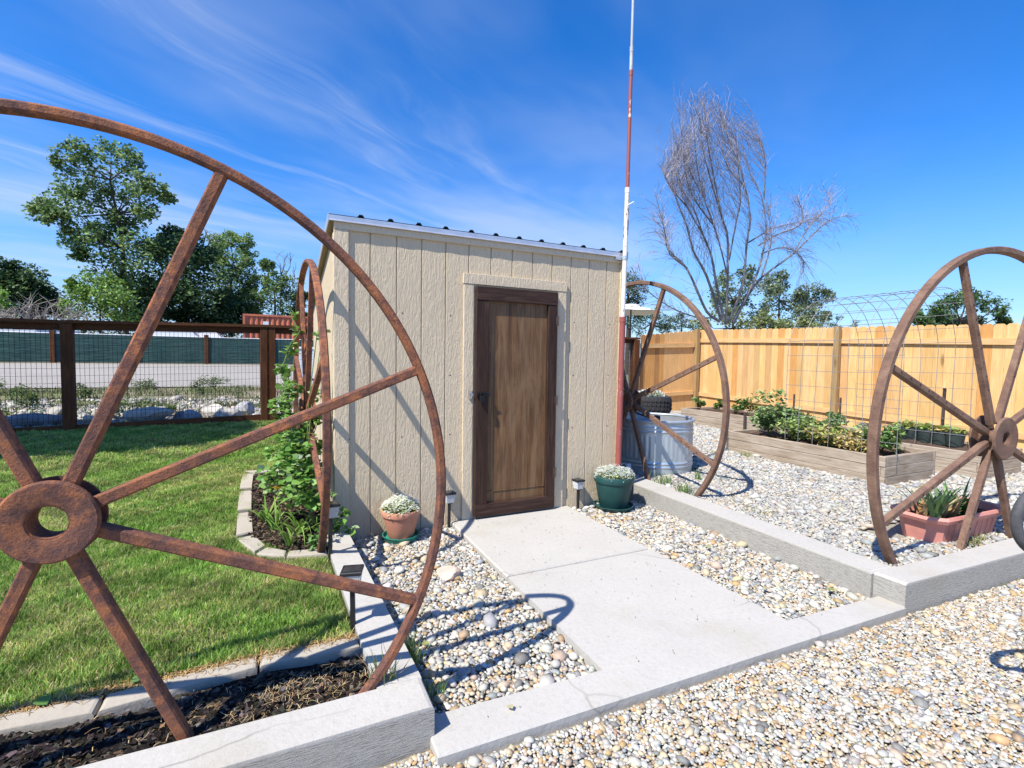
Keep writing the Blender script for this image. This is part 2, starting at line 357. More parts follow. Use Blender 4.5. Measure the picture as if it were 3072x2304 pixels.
V, F = grid(np.linspace(.70, 3.70, 12), np.linspace(-2.3, .25, 10), lambda x, y: x*0-.052)
tag(np_mesh('gravel_court', V, F4=F, mat=MT['gravel_base']), kind='structure')
V, F = grid(np.linspace(3.66, 11, 14), np.linspace(-2.34, 5.2, 14), lambda x, y: tz(x, y)-.022)
tag(np_mesh('gravel_yard', V, F4=F, mat=MT['gravel_base']), kind='structure')
V, F = grid(sorted(far(.64, -40)), np.arange(-1.64, 5.0, .3), lambda x, y: tz(x, y)-.012)
tag(np_mesh('lawn', V, F4=F, mat=MT['lawn_base']), kind='structure')
V, F = grid(sorted(far(10, -200, 2)), np.linspace(11.5, 23.8, 8), lambda x, y: tz(x, y)-.02)
tag(np_mesh('road', V, F4=F, mat=MT['road_gravel']), kind='structure')
# concrete path with the threshold strip (one T-shaped slab with a joint)
p = MB()
p.bbox(1.613, 2.783, -1.153, -.002, -.09, 0, .008); p.loft([[(1.613, -2.215, z), (2.783, -2.28, z), (2.783, -1.172, z), (1.613, -1.172, z)] for z in (-.09, -.0015)]); p.box(1.63, 2.76, -1.18, -1.14, -.09, -.055)
p.loft([[(.80, -2.352, -.09), (3.553, -2.440, -.09), (3.556, -2.292, -.09), (.80, -2.146, -.09)], [(.80, -2.352, -.008), (3.553, -2.440, -.008), (3.556, -2.292, -.008), (.80, -2.146, -.008)], [(.806, -2.343, 0), (3.553, -2.431, 0), (3.556, -2.298, 0), (.806, -2.153, 0)]])
tag(p.build('path', MT['concrete_smooth']), kind='structure')
# ------------------------------------------------------------------ retaining curbs
def curb(name, label, q, z0, z1, mat='concrete_smooth', b=.012):
    """q: 4 plan corners ccw; cast sides + smooth top slab"""
    q = [np.array(p, float) for p in q]; c = sum(q)/4
    base = np.array([c[0], c[1], z0])
    def ins(d): return [p+(c-p)/np.linalg.norm(c-p)*d for p in q]
    def dens(r, z):  # subdivide the edges so that a little waviness shows
        return [(x, y, z) for x, y in r]
    r = empty(name, base, label, 'curb', 'low concrete curbs round the shed court')
    m = MB(); m.loft([dens(q, z0), dens(q, z1-b)], True, False); m.build('cast_side', MT['concrete_cast'], r, world=True)
    m = MB(); m.loft([dens(q, z1-b), dens(ins(b*.5), z1-b*.35), dens(ins(b*1.6), z1)], False, True); m.build('trowelled_top', MT['concrete_smooth'], r, world=True)
    return r
ZC = .113
curb('concrete_curb', 'pale concrete curb in the foreground in front of the dark mulch bed', [(-4.5, -2.19), (.815, -2.256), (.815, -2.078), (-4.5, -2.00)], -.16, ZC)
curb('concrete_curb', 'pale concrete curb beside the lawn running back to the left corner of the shed', [(.640, -2.074), (.815, -2.074), (.742, -.012), (.575, -.012)], -.16, ZC-.001)
curb('concrete_curb', 'pale concrete curb running back past the green pot and the steel tank', [(3.530, -2.262), (3.742, -2.275), (3.86, .7), (3.60, .7)], -.16, .135)
curb('concrete_curb', 'pale concrete curb in front of the pink planter trough at the right', [(3.545, -2.437), (7.5, -2.63), (7.5, -2.44), (3.545, -2.268)], -.2, .136)
# ------------------------------------------------------------------ pebbles
V1, F1 = ICO[1]; 
V0 = None
import bmesh as _bm
_b = _bm.new(); _bm.ops.create_icosphere(_b, subdivisions=1, radius=1); _b.free()
phi = (1+5**.5)/2
V0 = np.array([(-1, phi, 0), (1, phi, 0), (-1, -phi, 0), (1, -phi, 0), (0, -1, phi), (0, 1, phi), (0, -1, -phi), (0, 1, -phi), (phi, 0, -1), (phi, 0, 1), (-phi, 0, -1), (-phi, 0, 1)])/math.sqrt(1+phi*phi)
F0 = np.array([(0, 11, 5), (0, 5, 1), (0, 1, 7), (0, 7, 10), (0, 10, 11), (1, 5, 9), (5, 11, 4), (11, 10, 2), (10, 7, 6), (7, 1, 8), (3, 9, 4), (3, 4, 2), (3, 2, 6), (3, 6, 8), (3, 8, 9), (4, 9, 5), (2, 4, 11), (6, 2, 10), (8, 6, 7), (9, 8, 1)])
def jgrid(x0, x1, y0, y1, s, inside, keep=1):
    X, Y = np.meshgrid(np.arange(x0, x1, s), np.arange(y0, y1, s*.87)); X = X.copy(); X[1::2] += s/2
    P = np.stack([X.ravel(), Y.ravel()], -1); P += RNG.uniform(-.36, .36, P.shape)*s
    P = P[inside(P[:, 0], P[:, 1])]
    return P if keep >= 1 else P[RNG.uniform(0, 1, len(P)) < keep]
def pebbles(name, areas, cols, w, label=None):
    Vs, Fs, Cs = [], [], []; off = 0
    for (x0, x1, y0, y1, s, ins, zf, near, lift) in areas:
        P = jgrid(x0, x1, y0, y1, s, ins, .16 if s in (.042, .027, .046) else 1); N = len(P)
        TV, TF = (ICO[1] if near else (V0, F0))
        sz = np.clip(RNG.lognormal(0, .26, N), .55, 2.1)*s*.62
        sc = np.stack([sz*RNG.uniform(.95, 1.35, N), sz*RNG.uniform(.75, 1.05, N), sz*RNG.uniform(.38, .62, N)], -1)
        R = rotmats(N, .45)
        z = zf(P[:, 0], P[:, 1])+sc[:, 2]*.35+RNG.uniform(0, lift, N)
        L = TV[None]*sc[:, None, :]*(1+RNG.uniform(-.17, .17, (N, len(TV), 1)))
        V = np.einsum('nij,nkj->nki', R, L)+np.concatenate([P, z[:, None]], 1)[:, None, :]
        k = len(TV); Vs.append(V.reshape(-1, 3)); Fs.append((TF[None]+(np.arange(N)*k)[:, None, None]).reshape(-1, 3)+off); off += N*k
        Cs.append(np.repeat(pal(N, cols, w, .10), k, 0))
    return tag(np_mesh(name, np.concatenate(Vs), F3=np.concatenate(Fs), mat=MT['pebble'], col=np.concatenate(Cs), smooth=True), kind='stuff')
def wheelcurbL(x, y): return x > .83-.035*(y+2.1)
PC = [(.44, .425, .385), (.54, .51, .43), (.50, .41, .27), (.47, .31, .15), (.30, .31, .305), (.20, .195, .18), (.49, .385, .285), (.58, .56, .50), (.36, .255, .155)]
court = lambda x, y: (((x > .755-.035*y) & (x < 1.603)) | ((x > 2.795) & (x < 3.60+.02*y))) & (y > -2.165-.045*(x-.8)) & (y < -.01)
front = lambda x, y: np.where(x < .83, y < -2.28, np.where(x < 3.55, y < -2.372-.033*(x-.8), y < -2.455-.049*(x-3.55)))
wedge = lambda x, y: front(x, y) & (np.abs(np.degrees(np.arctan2(x-CAM[0], y-CAM[1]))-25.4) < 52)
lay = lambda x, y: x*0-.052
layf = lambda x, y: x*0-.068
pebbles('court_stones', [(.70, 3.7, -2.4, .0, .0195, court, lambda x, y: x*0-.042, True, .009), (.70, 3.7, -2.4, .0, .042, court, lambda x, y: x*0-.036, True, .008)], PC, [25, 24, 14, 5, 13, 5, 5, 9, 2])
pebbles('gravel_stones', [
                          (-.8, 7.6, -3.75, -2.2, .0142, wedge, lambda x, y: x*0-.042, False, .006), (-.8, 7.6, -3.75, -2.2, .027, wedge, lambda x, y: x*0-.038, True, .005)],
        PC, [19, 22, 21, 9, 9, 4, 7, 9, 4])
yard = lambda x, y: (x > 3.765+.042*(y+2.27)) & (y > -2.25-.04*(x-3.75)) & ~((x > 6.12) & (x < 7.05) & (y > -1.05) & (y < 1.05)) & ~((x > 3.9) & (x < 4.8) & (y > .2) & (y < 1.05)) & (x < 9.6) & (x > .317+(y+3.93)*.62) & ~((x > 4.32) & (x < 5.2) & (y > -1.98) & (y < -1.74))
pebbles('yard_stones', [(3.7, 5.2, -2.5, .3, .022, yard, lambda x, y: tz(x, y)-.010, False, .010), (5.2, 9.6, -2.5, 1, .028, yard, lambda x, y: tz(x, y)-.014, False, .010), (3.7, 9.6, .3, 5, .034, lambda x, y: yard(x, y) & ~((x < 5.2) & (y < .3)) & ~((x >= 5.2) & (y < 1)), lambda x, y: tz(x, y)-.014, False, .010),
                        (3.7, 9.6, -2.5, 5, .046, yard, lambda x, y: tz(x, y)-.004, False, .006)],
        [(.40, .39, .36), (.48, .46, .40), (.44, .38, .28), (.43, .32, .20), (.31, .315, .305), (.24, .24, .23), (.45, .385, .305), (.53, .515, .465)], [28, 26, 11, 4, 15, 6, 4, 8])
# a larger pinkish stone lying in the court gravel
def rock(name, c, r, sq, colr, label, cat='stone', group=None, seed=0, sub=2, rzv=0, mat='stone', jit=.13):
    V, F = ICO[sub]; rg = np.random.default_rng(seed)
    U = V.copy()
    for _ in range(7):  # chop planes for angular faces
        n = rg.normal(size=3); n /= np.linalg.norm(n); d = rg.uniform(.55, .85); k = U@n; U = U-np.outer(np.clip(k-d, 0, None), n)
    U = U*(1+rg.uniform(-jit*.3, jit*.3, (len(V), 1)))*r*np.array(sq)
    cz, sz = math.cos(rzv), math.sin(rzv); U = U@np.array([[cz, sz, 0], [-sz, cz, 0], [0, 0, 1]])
    o = np_mesh(name, U, F3=F, mat=MT[mat], col=np.tile(colr, (len(V), 1)), smooth=False); o.location = c
    return tag(o, label, cat, group)
sp = atZ(1340, 1722, -.01)
rock('large_stone', (sp[0], sp[1], -.005), .095, (1.0, .8, .42), (.60, .47, .38), 'large flat pinkish stone lying in the pebbles left of the path', seed=4, sub=3)
# ------------------------------------------------------------------ mulch bed in front of the lawn
V, F = grid(np.linspace(-4.5, .645, 30), np.linspace(-2.1, -1.66, 6), lambda x, y: .058+.008*np.sin(x*9)+.0*y)
tag(np_mesh('mulch_bed', V, F4=F, mat=MT['bark_base']), kind='structure')
BX = np.array([(x, y, z) for z in (-1, 1) for y in (-1, 1) for x in (-1, 1)], float)
BF = np.array([(0, 2, 3, 1), (4, 5, 7, 6), (0, 1, 5, 4), (1, 3, 7, 5), (3, 2, 6, 7), (2, 0, 4, 6)])
def chips(name, P, z, size, cols, w=None, mat='chip', tilt=.7, thick=.22, ratio=2.2):
    N = len(P); sz = size*RNG.uniform(.5, 1.4, N)
    sc = np.stack([sz*RNG.uniform(.9, ratio, N), sz*RNG.uniform(.5, 1, N), sz*thick*RNG.uniform(.6, 1.6, N)], -1)
    return tag(mass(name, BX, BF, np.concatenate([P, (z+RNG.uniform(0, size*.9, N))[:, None]], 1), rotmats(N, tilt), sc, pal(N, cols, w, .3), MT[mat], jit=.25), kind='stuff')
P = jgrid(-2.2, .64, -2.075, -1.745, .0115, lambda x, y: x > -2.2)
chips('bark_mulch', P, .060+.008*np.sin(P[:, 0]*9)+.010*np.sin(P[:, 0]*23+P[:, 1]*31), .0085, [(.018, .015, .013), (.035, .030, .026), (.065, .057, .05), (.13, .115, .10), (.18, .12, .07)], [34, 30, 22, 10, 4])
# straw bits and dead grass on the mulch
def straws(name, P, z, ln, wd, cols, tilt=.25, mat='straw'):
    N = len(P); L = ln*RNG.uniform(.4, 1.5, N); a = RNG.uniform(0, 2*PI, N); d = np.stack([np.cos(a), np.sin(a), RNG.uniform(-tilt, tilt, N)], -1)
    n = np.stack([-np.sin(a), np.cos(a), 0*a], -1); b = np.concatenate([P, z[:, None]], 1); k = RNG.uniform(-.25, .25, N)
    w = wd*RNG.uniform(.6, 1.3, N)[:, None]; mid = b+d*L[:, None]*.5+n*(k*L)[:, None]+np.array([0, 0, .006]); tip = b+d*L[:, None]
    V = np.stack([b-n*w, b+n*w, mid+n*w, mid-n*w, tip+n*w*.5, tip-n*w*.5], 1).reshape(-1, 3); i = np.arange(N)[:, None]*6
    F = np.concatenate([i+np.array([0, 1, 2, 3]), i+np.array([3, 2, 4, 5])]); return tag(np_mesh(name, V, F4=F, mat=MT[mat], col=np.repeat(pal(N, cols, None, .2), 6, 0)), kind='stuff')
N = 520; P = np.stack([RNG.uniform(-1.6, .63, N), RNG.uniform(-2.07, -1.74, N)], -1); P[:380, 0] = RNG.normal(.35, .16, 380).clip(-1, .62); P[:380, 1] = RNG.normal(-1.90, .07, 380).clip(-2.07, -1.74)
straws('dry_straw', P, np.full(N, .078), .034, .0009, [(.42, .30, .15), (.50, .38, .22), (.32, .20, .09)])
# crumbs of dirt and dry leaf bits lying on the path
N = 260; P = np.stack([RNG.uniform(1.0, 3.4, N), RNG.uniform(-2.3, -.05, N)], -1); P = P[((P[:, 0] > 1.66) & (P[:, 0] < 2.74)) | (P[:, 1] < -2.19)]; P = P[P[:, 1] > -2.30]
straws('path_debris', P, np.full(len(P), .0015), .009, .0016, [(.16, .13, .08), (.26, .22, .12), (.10, .09, .07)], .15)
# ------------------------------------------------------------------ lawn grass
def blades(name, P, z, h, w, cols, cw=None, lean=.5, kind='stuff', label=None, cat=None, parent=None, mat='grass_blade', var=.22):
    N = len(P); h = np.broadcast_to(h, N)*RNG.uniform(.6, 1.3, N); w = np.broadcast_to(w, N)*RNG.uniform(.7, 1.3, N)
    a = RNG.uniform(0, 2*PI, N); n = np.stack([np.cos(a), np.sin(a), 0*a], -1)
    b2 = RNG.uniform(0, 2*PI, N); ln = RNG.uniform(.1, 1, N)*lean; d = np.stack([np.cos(b2)*ln, np.sin(b2)*ln, np.ones(N)], -1)
    b = np.concatenate([P, np.broadcast_to(z, N)[:, None]], 1); H = h[:, None]
    m = b+d*H*np.array([.35, .35, .55]); t = b+d*H*np.array([1, 1, .92]); w = w[:, None]
    V = np.stack([b-n*w, b+n*w, m+n*w*.8, m-n*w*.8, t], 1)
    if parent is not None: V = V-np.array(parent.location)
    i = np.arange(N)[:, None]*5
    o = np_mesh(name, V.reshape(-1, 3), F4=i+np.array([0, 1, 2, 3]), F3=i+np.array([3, 2, 4]), mat=MT[mat], parent=parent, col=np.repeat(pal(N, cols, cw, var), 5, 0))
    return tag(o, label, cat, kind=kind) if parent is None else o
def fbm(x, y, seed=0):
    rg = np.random.default_rng(seed); o = 0
    for k in range(6):
        f = rg.uniform(1.2, 6, 2)*rg.choice([-1, 1], 2); o = o+np.sin(x*f[0]+y*f[1]+rg.uniform(0, 6))
    return o/6
GC = [(.13, .27, .045), (.24, .42, .08), (.35, .49, .11), (.50, .51, .17), (.66, .56, .30)]
bed = lambda x, y: (x > -.06) & (y > -.62) & (y < 1.62) & (x > .0-.0*(y)) & ((y > -.05) | (x-.0 > -(y+.05)*.9))
def lawnzone(n, x0, x1, y0, y1, h, w):
    P = np.stack([RNG.uniform(x0, x1, n), RNG.uniform(y0, y1, n)], -1)
    x, y = P.T; ang = np.degrees(np.arctan2(x-CAM[0], y-CAM[1]))
    ok = (ang > -24) & ~bed(x, y) & (x < .615-.03*(y+2)) ; P = P[ok]
    return P, h, w
Z1 = lawnzone(150000, -2.2, .64, -1.625, .3, .028, .0019); Z2 = lawnzone(150000, -3.3, .64, .3, 2.4, .030, .0028); Z3 = lawnzone(90000, -4.2, .7, 2.4, 4.75, .038, .0044)
P = np.concatenate([Z1[0], Z2[0], Z3[0]]); h = np.concatenate([np.full(len(q[0]), q[1]) for q in (Z1, Z2, Z3)]); w = np.concatenate([np.full(len(q[0]), q[2]) for q in (Z1, Z2, Z3)])
dry = np.clip(.44+.8*fbm(P[:, 0]*1.1, P[:, 1]*1.1, 3)+.8*fbm(P[:, 0]*3.5, P[:, 1]*3.5, 5)+.5*fbm(P[:, 0]*9, P[:, 1]*9, 6)+.25*np.exp(-np.abs(P[:, 1]+1.62)/.12)+.5*np.exp(-np.abs(P[:, 0]-.6)/.1)*np.exp(-np.abs(P[:, 1]+1.0)/.5)+.25*np.exp(-((P[:, 0]-.2)**2+(P[:, 1]+.8)**2)/.15), 0, 1)
lo = pal(len(P), GC[:3], [3, 5, 2], .2); hi = pal(len(P), GC[2:], [4, 4, 3], .2)
mk = (RNG.uniform(0, 1, len(P)) < dry*.75)[:, None]
gcol = np.where(mk, hi, lo)*(.86+.42*fbm(P[:, 0]*2.3, P[:, 1]*2.3, 14)+.30*fbm(P[:, 0]*7, P[:, 1]*7, 15))[:, None].clip(.45, 1.4)
_p = pal
def pal_grass(n, *a, **k): return gcol
pal = pal_grass
h = h*(1+.9*np.exp(-np.abs(P[:, 1]+1.62)/.05))*(1+.5*fbm(P[:, 0]*5, P[:, 1]*5, 9)+.4*fbm(P[:, 0]*13, P[:, 1]*13, 10))
blades('lawn_grass', P, tz(P[:, 0], P[:, 1])-.006, h, w, GC, lean=.95)
pal = _p
# dry fringe of cut grass along the front edging
N = 2600; P = np.stack([RNG.uniform(-1.3, .62, N), RNG.normal(-1.640, .018, N)], -1)
straws('dry_clippings', P, np.full(N, .094), .03, .0013, [(.42, .28, .12), (.50, .36, .18), (.36, .20, .08)], .5)
# ------------------------------------------------------------------ edging blocks (beige cast edging)
def edging(pts_in, pts_out, label, z1, names, group='beige edging blocks'):
    for i in range(len(pts_in)-1):
        a, b, c, d = pts_out[i], pts_out[i+1], pts_in[i+1], pts_in[i]
        q = [np.array(v, float) for v in (a, b, c, d)]; ce = sum(q)/4
        q = [ce+(v-ce)*(1-.005/np.linalg.norm(v-ce)) for v in q]
        m = MB(); zz = float(tz(*ce))+z1
        def rg(z, k=0): return [(*(v+(ce-v)/np.linalg.norm(ce-v)*k), z) for v in q]
        m.loft([rg(zz-.11), rg(zz-.012), rg(zz-.003, .006), rg(zz, .016)])
        o = m.build('edging_block', MT['edging_concrete']); tag(o, names[i], 'edging block', group)
        V = np.array([v.co[:] for v in o.data.vertices]); base = np.array([ce[0], ce[1], zz-.11])
        o.data.vertices.foreach_set('co', (V-base).ravel().astype(np.float32)); o.location = base; o.data.update()
fx = [-2.0, -.95, -.30, .22, .632]
fin = [(x, -1.735+.03*math.sin(x*5)) for x in fx]; fout = [(x, -1.645+.02*math.sin(x*5)) for x in fx]
edging(fin, fout, '', .012, ['beige edging block between lawn and mulch running out of the left side of the photo', 'beige edging block between lawn and mulch below the big wheel hub', 'cracked beige edging block between lawn and mulch, crossed by the lowest spoke', 'beige edging block between lawn and mulch that meets the side curb'])
bo = [(.60, 1.66), (-.05, 1.70), (-.035, 1.05), (-.01, .45), (.02, -.10), (.15, -.42), (.33, -.545), (.585, -.60)]
bi = [(.60, 1.56), (.055, 1.60), (.065, 1.05), (.09, .46), (.125, -.055), (.215, -.32), (.345, -.445), (.585, -.495)]
edging(bi, bo, '', .02, ['beige edging block at the far end of the planting bed, half behind the vine leaves', 'beige edging block at the far left corner of the planting bed', 'beige edging block in the middle of the left side of the planting bed', 'beige edging block on the left side of the bed under the arching daylily leaves', 'beige edging block on the rounded front left corner of the planting bed', 'short beige edging block at the front of the planting bed', 'beige edging block at the front of the bed reaching the solar light'])
V, F = grid(np.linspace(.07, .60, 8), np.linspace(-.5, 1.6, 20), lambda x, y: tz(x, y)+.005)
ok = [f for f in F if V[f].mean(0)[1] > -.42+(.42-V[f].mean(0)[0])*.75]
tag(np_mesh('planting_bed', V, F4=np.array(ok), mat=MT['bark_base']), kind='structure')
P = jgrid(.07, .59, -.47, 1.55, .014, lambda x, y: (y > -.45+np.clip(.38-x, 0, 1)*1.25) & (x > .075))
chips('bark_pieces', P, tz(P[:, 0], P[:, 1])+.006, .010, [(.02, .016, .013), (.045, .035, .027), (.09, .065, .045), (.16, .11, .07), (.25, .17, .11)], [34, 30, 20, 10, 5])
# ------------------------------------------------------------------ shed
X0, X1, YB = .690, 3.352, 2.75
sh = empty('shed', (X0, 0, -.06), 'small beige panelled shed with a sloping dark metal roof and a brown wooden door', 'shed')
zr = lambda y: 2.440-.139*(y+.03)     # underside of the roof
GR = .2032; g0 = .947
m = MB(); ed = [X0]+[g0+GR*k for k in range(-1, 12)]+[X1]; ed = [e for e in ed if X0 <= e <= X1]
for a, b in zip(ed[:-1], ed[1:]):
    l = a+(.0045 if a > X0 else 0); r = b-(.0045 if b < X1 else 0)
    m.loft([[(l, .012, -.05), (l, .002, -.05), (l+.002, 0, -.05), (r-.002, 0, -.05), (r, .002, -.05), (r, .012, -.05)], [(l, .012, 2.375), (l, .002, 2.375), (l+.002, 0, 2.375), (r-.002, 0, 2.375), (r, .002, 2.375), (r, .012, 2.375)]])
m.box(X0, X1, .0105, .05, -.05, 2.375); m.build('front_wall', MT['siding_paint'], sh, world=True)
for nm, xa, xb, fl in (('side_wall', X0, X0+.05, 1), ('side_wall', X1-.05, X1, -1)):
    m = MB(); e2 = [.052]+[.052+.1+GR*k for k in range(13)]+[YB]; e2 = [e for e in e2 if e <= YB]
    for a, b in zip(e2[:-1], e2[1:]):
        l, r = a+.004, b-.004; xo = xa if fl > 0 else xb; xi = xo+fl*.012
        m.hexa([(min(xo, xi), l, -.05), (max(xo, xi), l, -.05), (max(xo, xi), r, -.05), (min(xo, xi), r, -.05), (min(xo, xi), l, zr(l)-.008), (max(xo, xi), l, zr(l)-.008), (max(xo, xi), r, zr(r)-.008), (min(xo, xi), r, zr(r)-.008)])
    xo, xi = (xa+.0105, xb) if fl > 0 else (xa, xb-.0105)
    m.hexa([(xo, .052, -.05), (xi, .052, -.05), (xi, YB, -.05), (xo, YB, -.05), (xo, .052, zr(.05)-.012), (xi, .052, zr(.05)-.012), (xi, YB, zr(YB)-.012), (xo, YB, zr(YB)-.012)])
    m.build(nm, MT['siding_paint'], sh, world=True)
m = MB(); m.box(X0, X1, YB+.002, YB+.04, -.05, zr(YB)-.012); m.build('back_wall', MT['siding_paint'], sh, world=True)
# trim boards, each its own part, butted and 2 cm proud
def board(nm, x0, x1, y0, y1, z0, z1, mat='trim_paint', par=sh):
    b = MB(); b.bbox(x0, x1, y0, y1, z0, z1, .002); return b.build(nm, MT[mat], par, world=True)
board('corner_board', X0-.012, .784, -.021, -.001, -.05, 2.3485)
board('corner_board', X0-.013, X0-.0005, .0, .085, -.05, 2.33)
board('corner_board', X1-.012, X1+.013, -.020, -.0005, -.05, 2.3485)
board('fascia_board', X0-.012, X1+.013, -.022, -.001, 2.350, 2.412)
board('door_casing', 1.712, 1.800, -.022, -.001, -.01, 2.024); board('door_casing', 2.616, 2.718, -.022, -.001, -.01, 2.024)
board('head_casing', 1.706, 2.724, -.026, -.001, 2.026, 2.112)
b = MB(); b.box(1.80, 2.616, -.010, -.001, -.01, 2.024); b.build('door_jamb', MT['trim_paint'], sh, world=True)
# nail heads
nm_ = plain('nail_head', (.06, .05, .04), .6, .1).m
for k, gx in enumerate(ed[1:-1]):
    for z in (.75, 1.25, 1.75):
        if 1.62 < gx < 2.73 or k % 2: continue
        b = MB(); b.lathe([(.006, 0), (.004, .0016), (.001, .002)], (0, 0, 0), 8); b.v = [(gx+.045+p[0], -.0005-p[2], z+p[1]) for p in b.v]; b.build('nail', nm_, sh, world=True)
# door
dx0, dx1, dz0, dz1 = 1.812, 2.606, .022, 2.006
dr = MB(); dr.box(dx0+.10, dx1-.085, -.030, -.022, dz0+.09, dz1-.10); door = dr.build('door', MT['door_panel'], sh, world=True)
def sub(nm, x0, x1, y0, y1, z0, z1, mat, par=door, bb=.004):
    b = MB(); b.bbox(x0, x1, y0, y1, z0, z1, bb); o = b.build(nm, MT[mat], None, world=False)
    V = np.array(b.v)-np.array(sh.location); o.data.vertices.foreach_set('co', V.ravel().astype(np.float32)); o.data.update(); o.parent = par; return o
sub('stile', dx0, dx0+.115, -.062, -.020, dz0+.112, dz1-.117, 'door_frame'); sub('stile', dx1-.098, dx1, -.062, -.020, dz0+.112, dz1-.117, 'door_frame')
sub('top_rail', dx0, dx1, -.066, -.020, dz1-.115, dz1, 'door_rail'); sub('bottom_rail', dx0, dx1, -.064, -.020, dz0, dz0+.110, 'door_rail')
sub('panel_strip', dx0+.117, dx1-.10, -.036, -.0305, dz0+.205, dz0+.211, 'door_panel', bb=.001)
for z in (.35, 1.02, 1.75):
    b = MB(); b.tube([(dx1+.004, -.066, z-.045), (dx1+.004, -.066, z+.045)], .006, 8); b.box(dx1-.018, dx1+.001, -.0645, -.0625, z-.04, z+.04)
    o = b.build('hinge', MT['steel_post'], None); V = np.array(b.v)-np.array(sh.location); o.data.vertices.foreach_set('co', V.ravel().astype(np.float32)); o.data.update(); o.parent = door
b = MB(); lz = 1.085
b.mi = 0; b.box(dx0+.006, dx0+.115, -.070, -.0625, lz-.018, lz+.018); b.tube([(dx0+.02, -.078, lz), (dx0+.13, -.078, lz)], .005, 8); b.bbox(dx0+.025, dx0+.075, -.10, -.0705, lz-.055, lz-.005, .005)
b.tube([(dx0+.035, -.085, lz-.008), (dx0+.035, -.085, lz+.022), (dx0+.05, -.085, lz+.03), (dx0+.065, -.085, lz+.022), (dx0+.065, -.085, lz-.008)], .004, 6)
b.mi = 1; b.bbox(dx0-.052, dx0-.020, -.038, -.0225, lz-.035, lz+.03, .004); b.tube([(dx0-.034, -.04, lz), (dx0-.034, -.062, lz)], .011, 10)
o = b.build('latch', None, None, mats=[MT['latch_black'], MT['chrome']]); V = np.array(b.v)-np.array(sh.location); o.data.vertices.foreach_set('co', V.ravel().astype(np.float32)); o.data.update(); o.parent = door
# roof: one ribbed sheet
m = MB(); xa, xb, ya, yb = X0-.045, X1+.05, -.032, YB+.10
prof = [(xa, 0)]; k = 0
ribs = [.873-.225]+[.873+.2243*k for k in range(12)]
for rxx in ribs:
    if xa+.03 < rxx < xb-.03: prof += [(rxx-.028, 0), (rxx-.012, .021), (rxx+.012, .021), (rxx+.028, 0)]
prof += [(xb, 0)]
top = [[(x, y, zr(y)+.012+z) for x, z in prof] for y in (ya, yb)]; bot = [[(x, y, zr(y)+.008+z*.9) for x, z in prof] for y in (ya, yb)]
n = len(prof); vs = top[0]+top[1]+bot[0]+bot[1]; fs = []
for i in range(n-1): fs += [[i, i+1, n+i+1, n+i], [2*n+i+1, 2*n+i, 3*n+i, 3*n+i+1], [i+1, i, 2*n+i, 2*n+i+1], [n+i, n+i+1, 3*n+i+1, 3*n+i]]
m.add(vs, fs); m.build('roof', MT['roof_metal'], sh, world=True)
m = MB(); m.hexa([(xa+.004, ya+.004, zr(ya)-.012), (xb-.004, ya+.004, zr(ya)-.012), (xb-.004, yb, zr(yb)-.012), (xa+.004, yb, zr(yb)-.012), (xa+.004, ya+.004, zr(ya)+.006), (xb-.004, ya+.004, zr(ya)+.006), (xb-.004, yb, zr(yb)+.006), (xa+.004, yb, zr(yb)+.006)])
m.build('roof_deck', MT['trim_paint'], sh, world=True)
# white drip edge along the front with its kicked-out lip, and the rake edges
m = MB(); z = zr(ya)
for x0 in np.arange(xa, xb, .1122):   # slightly dented sheet
    pass
xs = np.linspace(xa-.002, xb+.002, 96); dent = .0012*np.sin((xs-.873)/.2243*2*PI)
sec = [(ya+.001, z+.006), (ya-.003, z+.006), (ya-.004, z-.024), (ya-.009, z-.036), (ya-.007, z-.039), (ya-.001, z-.028)]
m.loft([[(x, y-d*(1 if 2 <= i <= 4 else .2), zz) for i, (y, zz) in enumerate(sec)] for x, d in zip(xs, dent)]); m.build('drip_edge', MT['flashing'], sh, world=True, smooth=False)
for x, s in ((xa, -1), (xb, 1)):
    m = MB(); o1, o2 = x+s*.002, x+s*.008
    m.hexa([(min(o1, o2), ya, zr(ya)-.045), (max(o1, o2), ya, zr(ya)-.045), (max(o1, o2), yb, zr(yb)-.045), (min(o1, o2), yb, zr(yb)-.045), (min(o1, o2), ya, zr(ya)+.02), (max(o1, o2), ya, zr(ya)+.02), (max(o1, o2), yb, zr(yb)+.02), (min(o1, o2), yb, zr(yb)+.02)])
    m.build('rake_edge', MT['flashing' if s < 0 else 'roof_metal'], sh, world=True)
# ------------------------------------------------------------------ antenna mast in front of the right corner
pm = empty('mast', (3.318, -.075, -.04), 'tall red and white painted pipe mast strapped to the right front corner of the shed', 'mast')
def seg(nm, z0, z1, r, mat, x0, x1):
    b = MB(); b.tube([(x0, 0, z0), (x1, 0, z1)], r, 14); b.tube([(x1, 0, z1-.05), (x1, 0, z1)], r*1.12, 14); return b.build(nm, MT[mat], pm, auto=.6)
seg('pipe', 0, 1.86, .029, 'pole_red', 0, .012); seg('pipe', 1.86, 3.10, .0225, 'pole_white', .012, .03); seg('pipe', 3.10, 4.20, .0175, 'pole_red', .03, .036); seg('pipe', 4.20, 4.42, .016, 'pole_steel', .036, .037); seg('pipe', 4.42, 7.2, .0125, 'pole_steel', .037, .05)
b = MB(); b.lathe([(.0235, 2.41), (.027, 2.41), (.027, 2.45), (.0235, 2.45)], (.02, 0, 0), 16, False, False, close=True); b.box(-.06, .07, .030, .038, 2.415, 2.445); b.build('strap', MT['galvanised'], pm)
b = MB(); b.tube([(.022, -.03, 2.93), (.07, -.05, 2.96), (.075, -.05, 2.94)], .006, 6); b.build('clip', MT['galvanised'], pm)
